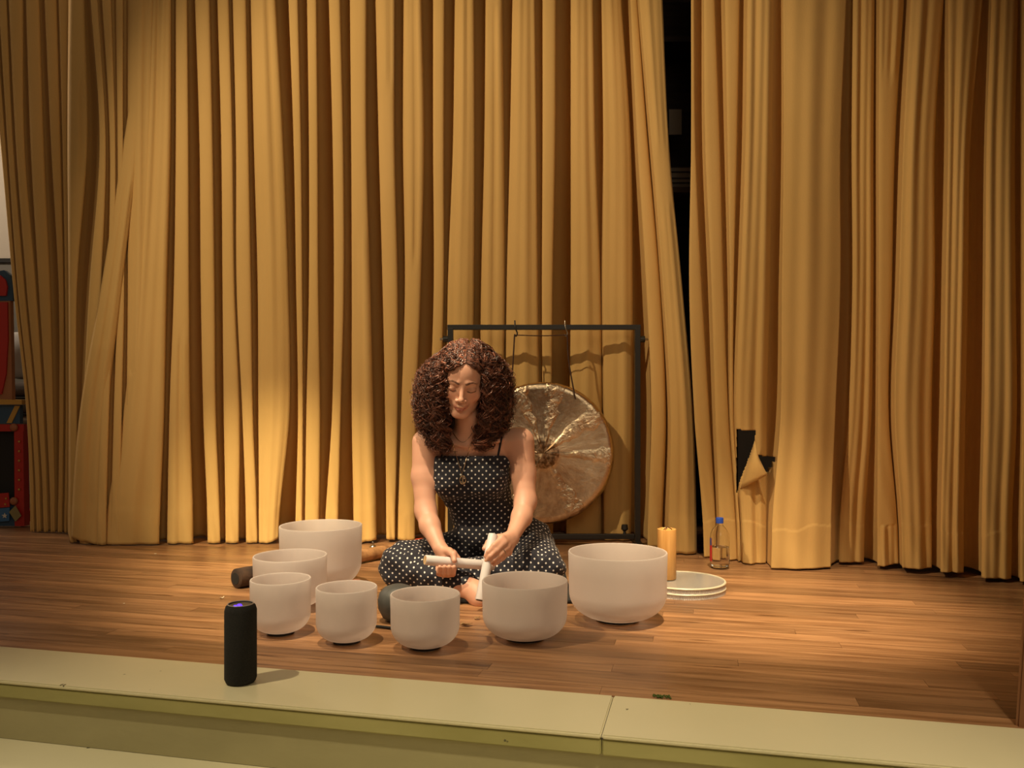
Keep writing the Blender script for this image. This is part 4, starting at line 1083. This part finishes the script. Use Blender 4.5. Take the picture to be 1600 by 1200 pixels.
# --- necklaces
M_sil = mat('silver_gold', (.75, .60, .42), .25, 1)
class U(Sdf):
    def ev(s, P, idx=None, post=True): return np.minimum(body.ev(P), suit.ev(P))
uni = U()
def onbody(px, py, off=.002, Y0=2.86): return uni.project(px, py, Y0, 3.6, off)
nk = []
ch1 = [onbody(708+30*s, 676+15*math.sin(s*PI), .0016) for s in np.linspace(0, 1, 12)]
ch2 = [onbody(706+16*s, 692+50*s**1.1, .002) for s in np.linspace(0, 1, 12)]+[onbody(722+14*s, 742-50*s**.95, .002) for s in np.linspace(.08, 1, 12)]
tubes('necklace', [(ch1, .0011), (ch2, .0014)], M_sil, person, 6)
nko = [o for o in person.children if o.name.startswith('necklace')][0]
pc = onbody(723, 748, .006)
pd = tubes('pendant', [([pc+np.array([.0105*math.cos(a), 0, -.004+.015*math.sin(a)]) for a in np.linspace(0, 2*PI, 20)], .0022),
                  ([pc+np.array([0, 0, .012]), pc+np.array([0, 0, .002]), pc+np.array([0, -.001, -.018])], .0038)], M_sil, person, 8)
# ring on the finger, bracelet-free
rg = (K_[2]*.45+PIP[2]*.55); dr = PIP[2]-K_[2]; dr /= np.linalg.norm(dr)
u1 = np.cross(dr, [0, 0, 1]); u1 /= np.linalg.norm(u1); u2 = np.cross(dr, u1)
tube('finger_ring', [rg+.0098*(math.cos(a)*u1+math.sin(a)*u2) for a in np.linspace(0, 2*PI, 18)], .0016, M_steel, person, 6)

# --- hair: many curled locks over a soft inner mass
M_hair = mat('curly_brown_hair', rough=.33); bsdf(M_hair).inputs['Specular IOR Level'].default_value = .55
hat = N(M_hair, 'ShaderNodeAttribute', attribute_name='tone'); L(M_hair, hat.outputs['Color'], bsdf(M_hair).inputs['Base Color'])
hr = np.random.default_rng(11)
CXh = lambda z: np.interp(z, [.5, .56, .64, .74, .82, .90], [-.185, -.182, -.178, -.176, -.168, -.150])
CYh = lambda z: np.interp(z, [.5, .62, .74, .82, .90], [3.07, 3.05, 3.03, 3.01, 2.985])
RWh = lambda z: np.interp(z, [.50, .54, .58, .64, .70, .76, .80, .84, .87, .895], [.105, .130, .148, .163, .168, .160, .146, .118, .088, .045])
RDf = lambda z: np.interp(z, [.50, .60, .70, .76, .80, .84, .87, .895], [.085, .105, .125, .135, .130, .112, .085, .045])
def env(th, z, f):
    fr = RDf(z) if math.cos(th) > 0 else RWh(z)*.85
    return np.array([CXh(z)+RWh(z)*f*math.sin(th), CYh(z)-fr*f*math.cos(th), z])
part = lambda s: hl(.010, .062-.13*s, .082+.040*math.sin(min(s*1.6, 1)*PI/2)-.02*max(0, s-.5))
HV, HF, HC_ = [], [], []; sum_v = [0]
def lock(pts, r0, curlr, period, sides, colr_, taper=True, n=None):
    pts = spline(pts, 10); ln = sum(np.linalg.norm(pts[i+1]-pts[i]) for i in range(len(pts)-1))
    n = n or int(ln/.0058); P = np.array(pts)
    idx = np.linspace(0, len(P)-1, n); P = np.stack([np.interp(idx, np.arange(len(P)), P[:, k]) for k in range(3)], 1)
    T = np.gradient(P, axis=0); T /= np.linalg.norm(T, axis=1)[:, None]+1e-9
    a = np.cross(T, [0.3, 1, .1]); a /= np.linalg.norm(a, axis=1)[:, None]+1e-9; b = np.cross(T, a)
    s = np.arange(n)/n; L_ = s*ln; ph = hr.random()*6.28; dirn = 1 if hr.random() < .5 else -1
    rr = curlr*np.clip(L_*9, 0.06, 1)*(1+.25*np.sin(L_*37+ph))
    w_ = dirn*2*PI*L_/period+ph+.8*np.sin(L_*23+ph*2)
    P0_ = P+a*(rr*np.cos(w_))[:, None]+b*(rr*np.sin(w_))[:, None]
    strands = 6 if sides > 3 else 1
    tint = colr_
    for q in range(strands):
        if strands > 1:
            o1 = r0*1.15*math.cos(q*1.05+ph); o2 = r0*1.15*math.sin(q*1.05+ph); tw = L_*(20+10*hr.random())
            fz = np.clip(L_*12, .15, 1)*(1+.9*s)
            P = P0_+a*((o1*np.cos(tw)-o2*np.sin(tw))*fz)[:, None]+b*((o1*np.sin(tw)+o2*np.cos(tw))*fz)[:, None]
            rb_ = .0017; m_ = n-int(hr.integers(0, max(2, n//9)))
        else: P = P0_; rb_ = r0; m_ = n
        P = P[:m_]; rad = rb_*np.clip((1-s[:m_])*5, .25, 1)
        off = sum_v[0]; k_ = 3
        T2 = np.gradient(P, axis=0); T2 /= np.linalg.norm(T2, axis=1)[:, None]+1e-9
        u_ = np.cross(T2, [.31, .2, .93]); u_ /= np.linalg.norm(u_, axis=1)[:, None]+1e-9; v_ = np.cross(T2, u_)
        ring = np.stack([P+rad[:, None]*(math.cos(2*PI*t/k_)*u_+math.sin(2*PI*t/k_)*v_) for t in range(k_)], 1).reshape(-1, 3)
        ii = np.arange(m_-1)[:, None]*k_+np.arange(k_)[None]; jj = np.arange(m_-1)[:, None]*k_+(np.arange(k_)+1)[None] % k_
        HV.append(ring); HF.append(np.stack([ii, jj, jj+k_, ii+k_], -1).reshape(-1, 4)+off)
        HC_.append(np.tile(tint*(.8+.4*hr.random()), (len(ring), 1))); sum_v[0] += len(ring)
def hcol():
    t = hr.random(); t = t**1.6; base = np.array([.034, .012, .008])*(1-t)+np.array([.30, .112, .066])*t
    return base*(.8+.5*hr.random())
def make_lock(th, f, r0, curlr, period, zend, sides=5):
    s = min(abs(th)/PI, 1); side = 1 if th > 0 else -1
    p0 = part(min(1, s*.95+.04*hr.random())); p0 = p0+np.array([side*.003, 0, .004])
    z1 = .845-.02*hr.random()
    th1 = side*(abs(th)*.55+.55) if abs(th) < 1.6 else th*.93
    th1 = side*min(abs(th1), abs(th)+.0) if abs(th) > 1.0 else side*max(abs(th)*.95, .62)
    pts = [p0, env(th1*.96, .872, f*.92)*.5+p0*.5+np.array([0, 0, .014]), env(th1, z1-.02, f)]
    for z in np.arange(.76, zend, -.075): pts.append(env(th+(hr.random()-.5)*.12, z, f*(1+.06*(hr.random()-.5))))
    pts.append(env(th+(hr.random()-.5)*.2, zend, f*(.92+.12*hr.random())))
    lock(pts, r0, curlr, period, sides, hcol())
def scalp(lam, phi, k=1.05):
    lam, phi = math.radians(lam), math.radians(phi)
    return hl(.0+.074*k*math.sin(lam), -.012+.093*k*math.cos(lam)*math.sin(phi), .040+.082*k*math.cos(lam)*math.cos(phi))
def front_lock(side, q, r0, curlr, period, zend):
    phi = 57-84*q; g = max(phi, 0)/72
    th = side*((.47 if side < 0 else .60)+1.0*q+.12*hr.random())
    P0 = [scalp(side*l+4, phi+(l-2)*(.42 if side > 0 else .62)*g, kk) for l, kk in ((1, 1.02), (16, 1.05), (34, 1.07), (54, 1.10))]
    pts = P0+[env(th*1.02, .775-.01*hr.random(), .88+.12*hr.random())]
    for z in np.arange(.70, zend, -.07): pts.append(env(th+(hr.random()-.5)*.14, z, .92+.1*hr.random()))
    pts.append(env(th+(hr.random()-.5)*.25, zend, .9+.12*hr.random()))
    lock(pts, r0, curlr, period, 5, hcol())
# inner mass behind the head and neck
inner = Sdf()
inner.ell(hl(0, -.030, .040), (.086, .090, .090), .03, HR)
inner.cap(w3(722, 620, 3.12), w3(728, 672, 3.14), .095, .080, .05)
inner.cap(w3(684, 620, 3.03), w3(684, 668, 3.04), .048, .036, .05); inner.cap(w3(766, 615, 3.04), w3(768, 672, 3.05), .048, .040, .05)
iv, if_ = inner.mesh((-.42, 2.86, .45), (.05, 3.30, .93), .008)
def lim(side): return .48 if side < 0 else .56
nL = 400
for i in range(nL):
    side = -1 if hr.random() < .5 else 1
    th = side*(lim(side)+(PI-lim(side))*hr.random()**1.35)
    f = .70+.32*hr.random()**.6
    zend = (.565 if abs(th) < 1.0 else .60)-.07*hr.random()
    if side < 0 and abs(th) < 1.3: zend -= .02
    make_lock(th, f, .0030+.0022*hr.random(), .0075+.0065*hr.random(), .038+.024*hr.random(), zend)
# ragged front curls that hang over the cheek at left
for i in range(26):
    th = -(.34+.28*hr.random()); make_lock(th, .93+.12*hr.random(), .0028, .007+.003*hr.random(), .032, .60+.06*hr.random())
for i in range(10):
    th = .50+.15*hr.random(); make_lock(th, .92+.1*hr.random(), .0026, .005, .03, .62+.05*hr.random())
nfl = 150
for i in range(nfl):
    front_lock(-1 if i % 2 else 1, (i/nfl)**1.2, .0030+.0016*hr.random(), .003+.005*hr.random(), .050, .57+.07*hr.random())
# fine flyaway strands
for i in range(420):
    side = -1 if hr.random() < .5 else 1
    th = side*(.5+(PI-.5)*hr.random()**1.2); make_lock(th, .98+.12*hr.random(), .0008, .009+.006*hr.random(), .034+.02*hr.random(), .64-.12*hr.random(), 3)
# a few tips falling forward onto the chest
HV.append(iv); HF.append(if_+sum_v[0]); HC_.append(np.tile([.03, .011, .007], (len(iv), 1)))
ho = mk('hair', np.concatenate(HV), np.concatenate(HF), M_hair, person)
ca = ho.data.color_attributes.new('tone', 'FLOAT_COLOR', 'POINT')
HC_ = np.concatenate(HC_)
ca.data.foreach_set('color', np.concatenate([HC_, np.ones((len(HC_), 1))], 1).astype(np.float32).ravel())

# --- the two mallets
M_rod = mat('frosted_rod', (.72, .68, .68), .4); M_cork = mat('cork_end', rough=.8); noisy(M_cork, (.45, .25, .10), (.75, .55, .30), (1, 1, 1), 120, 3)
def rod(name, A, B, r, label, m_end, inward):
    L_ = (B-A)/np.linalg.norm(B-A); mid = (A+B)/2
    t = empty(name, tuple(mid), 0, label, 'mallet')
    bpy.context.view_layer.update()
    tube('shaft', [A, A+L_*.003, B-L_*.003, B], [r-.001, r, r, r-.001], M_rod, t, 28)
    tube('end_face', [(A-L_*.0006) if inward > 0 else (B+L_*.0006), (A+L_*.002) if inward > 0 else (B-L_*.002)], r*.86, m_end, t, 24)
    return t
rod('crystal_mallet', R1A, R1B, R1r, 'level frosted white mallet gripped in the hand at left of the lap', M_cork, 1)
rod('crystal_mallet', R2A, R2B, R2r, 'slanting frosted white mallet pointing down beside the wide bowl, held in the other hand', mat('dark_end', (.06, .045, .035), .7), -1)
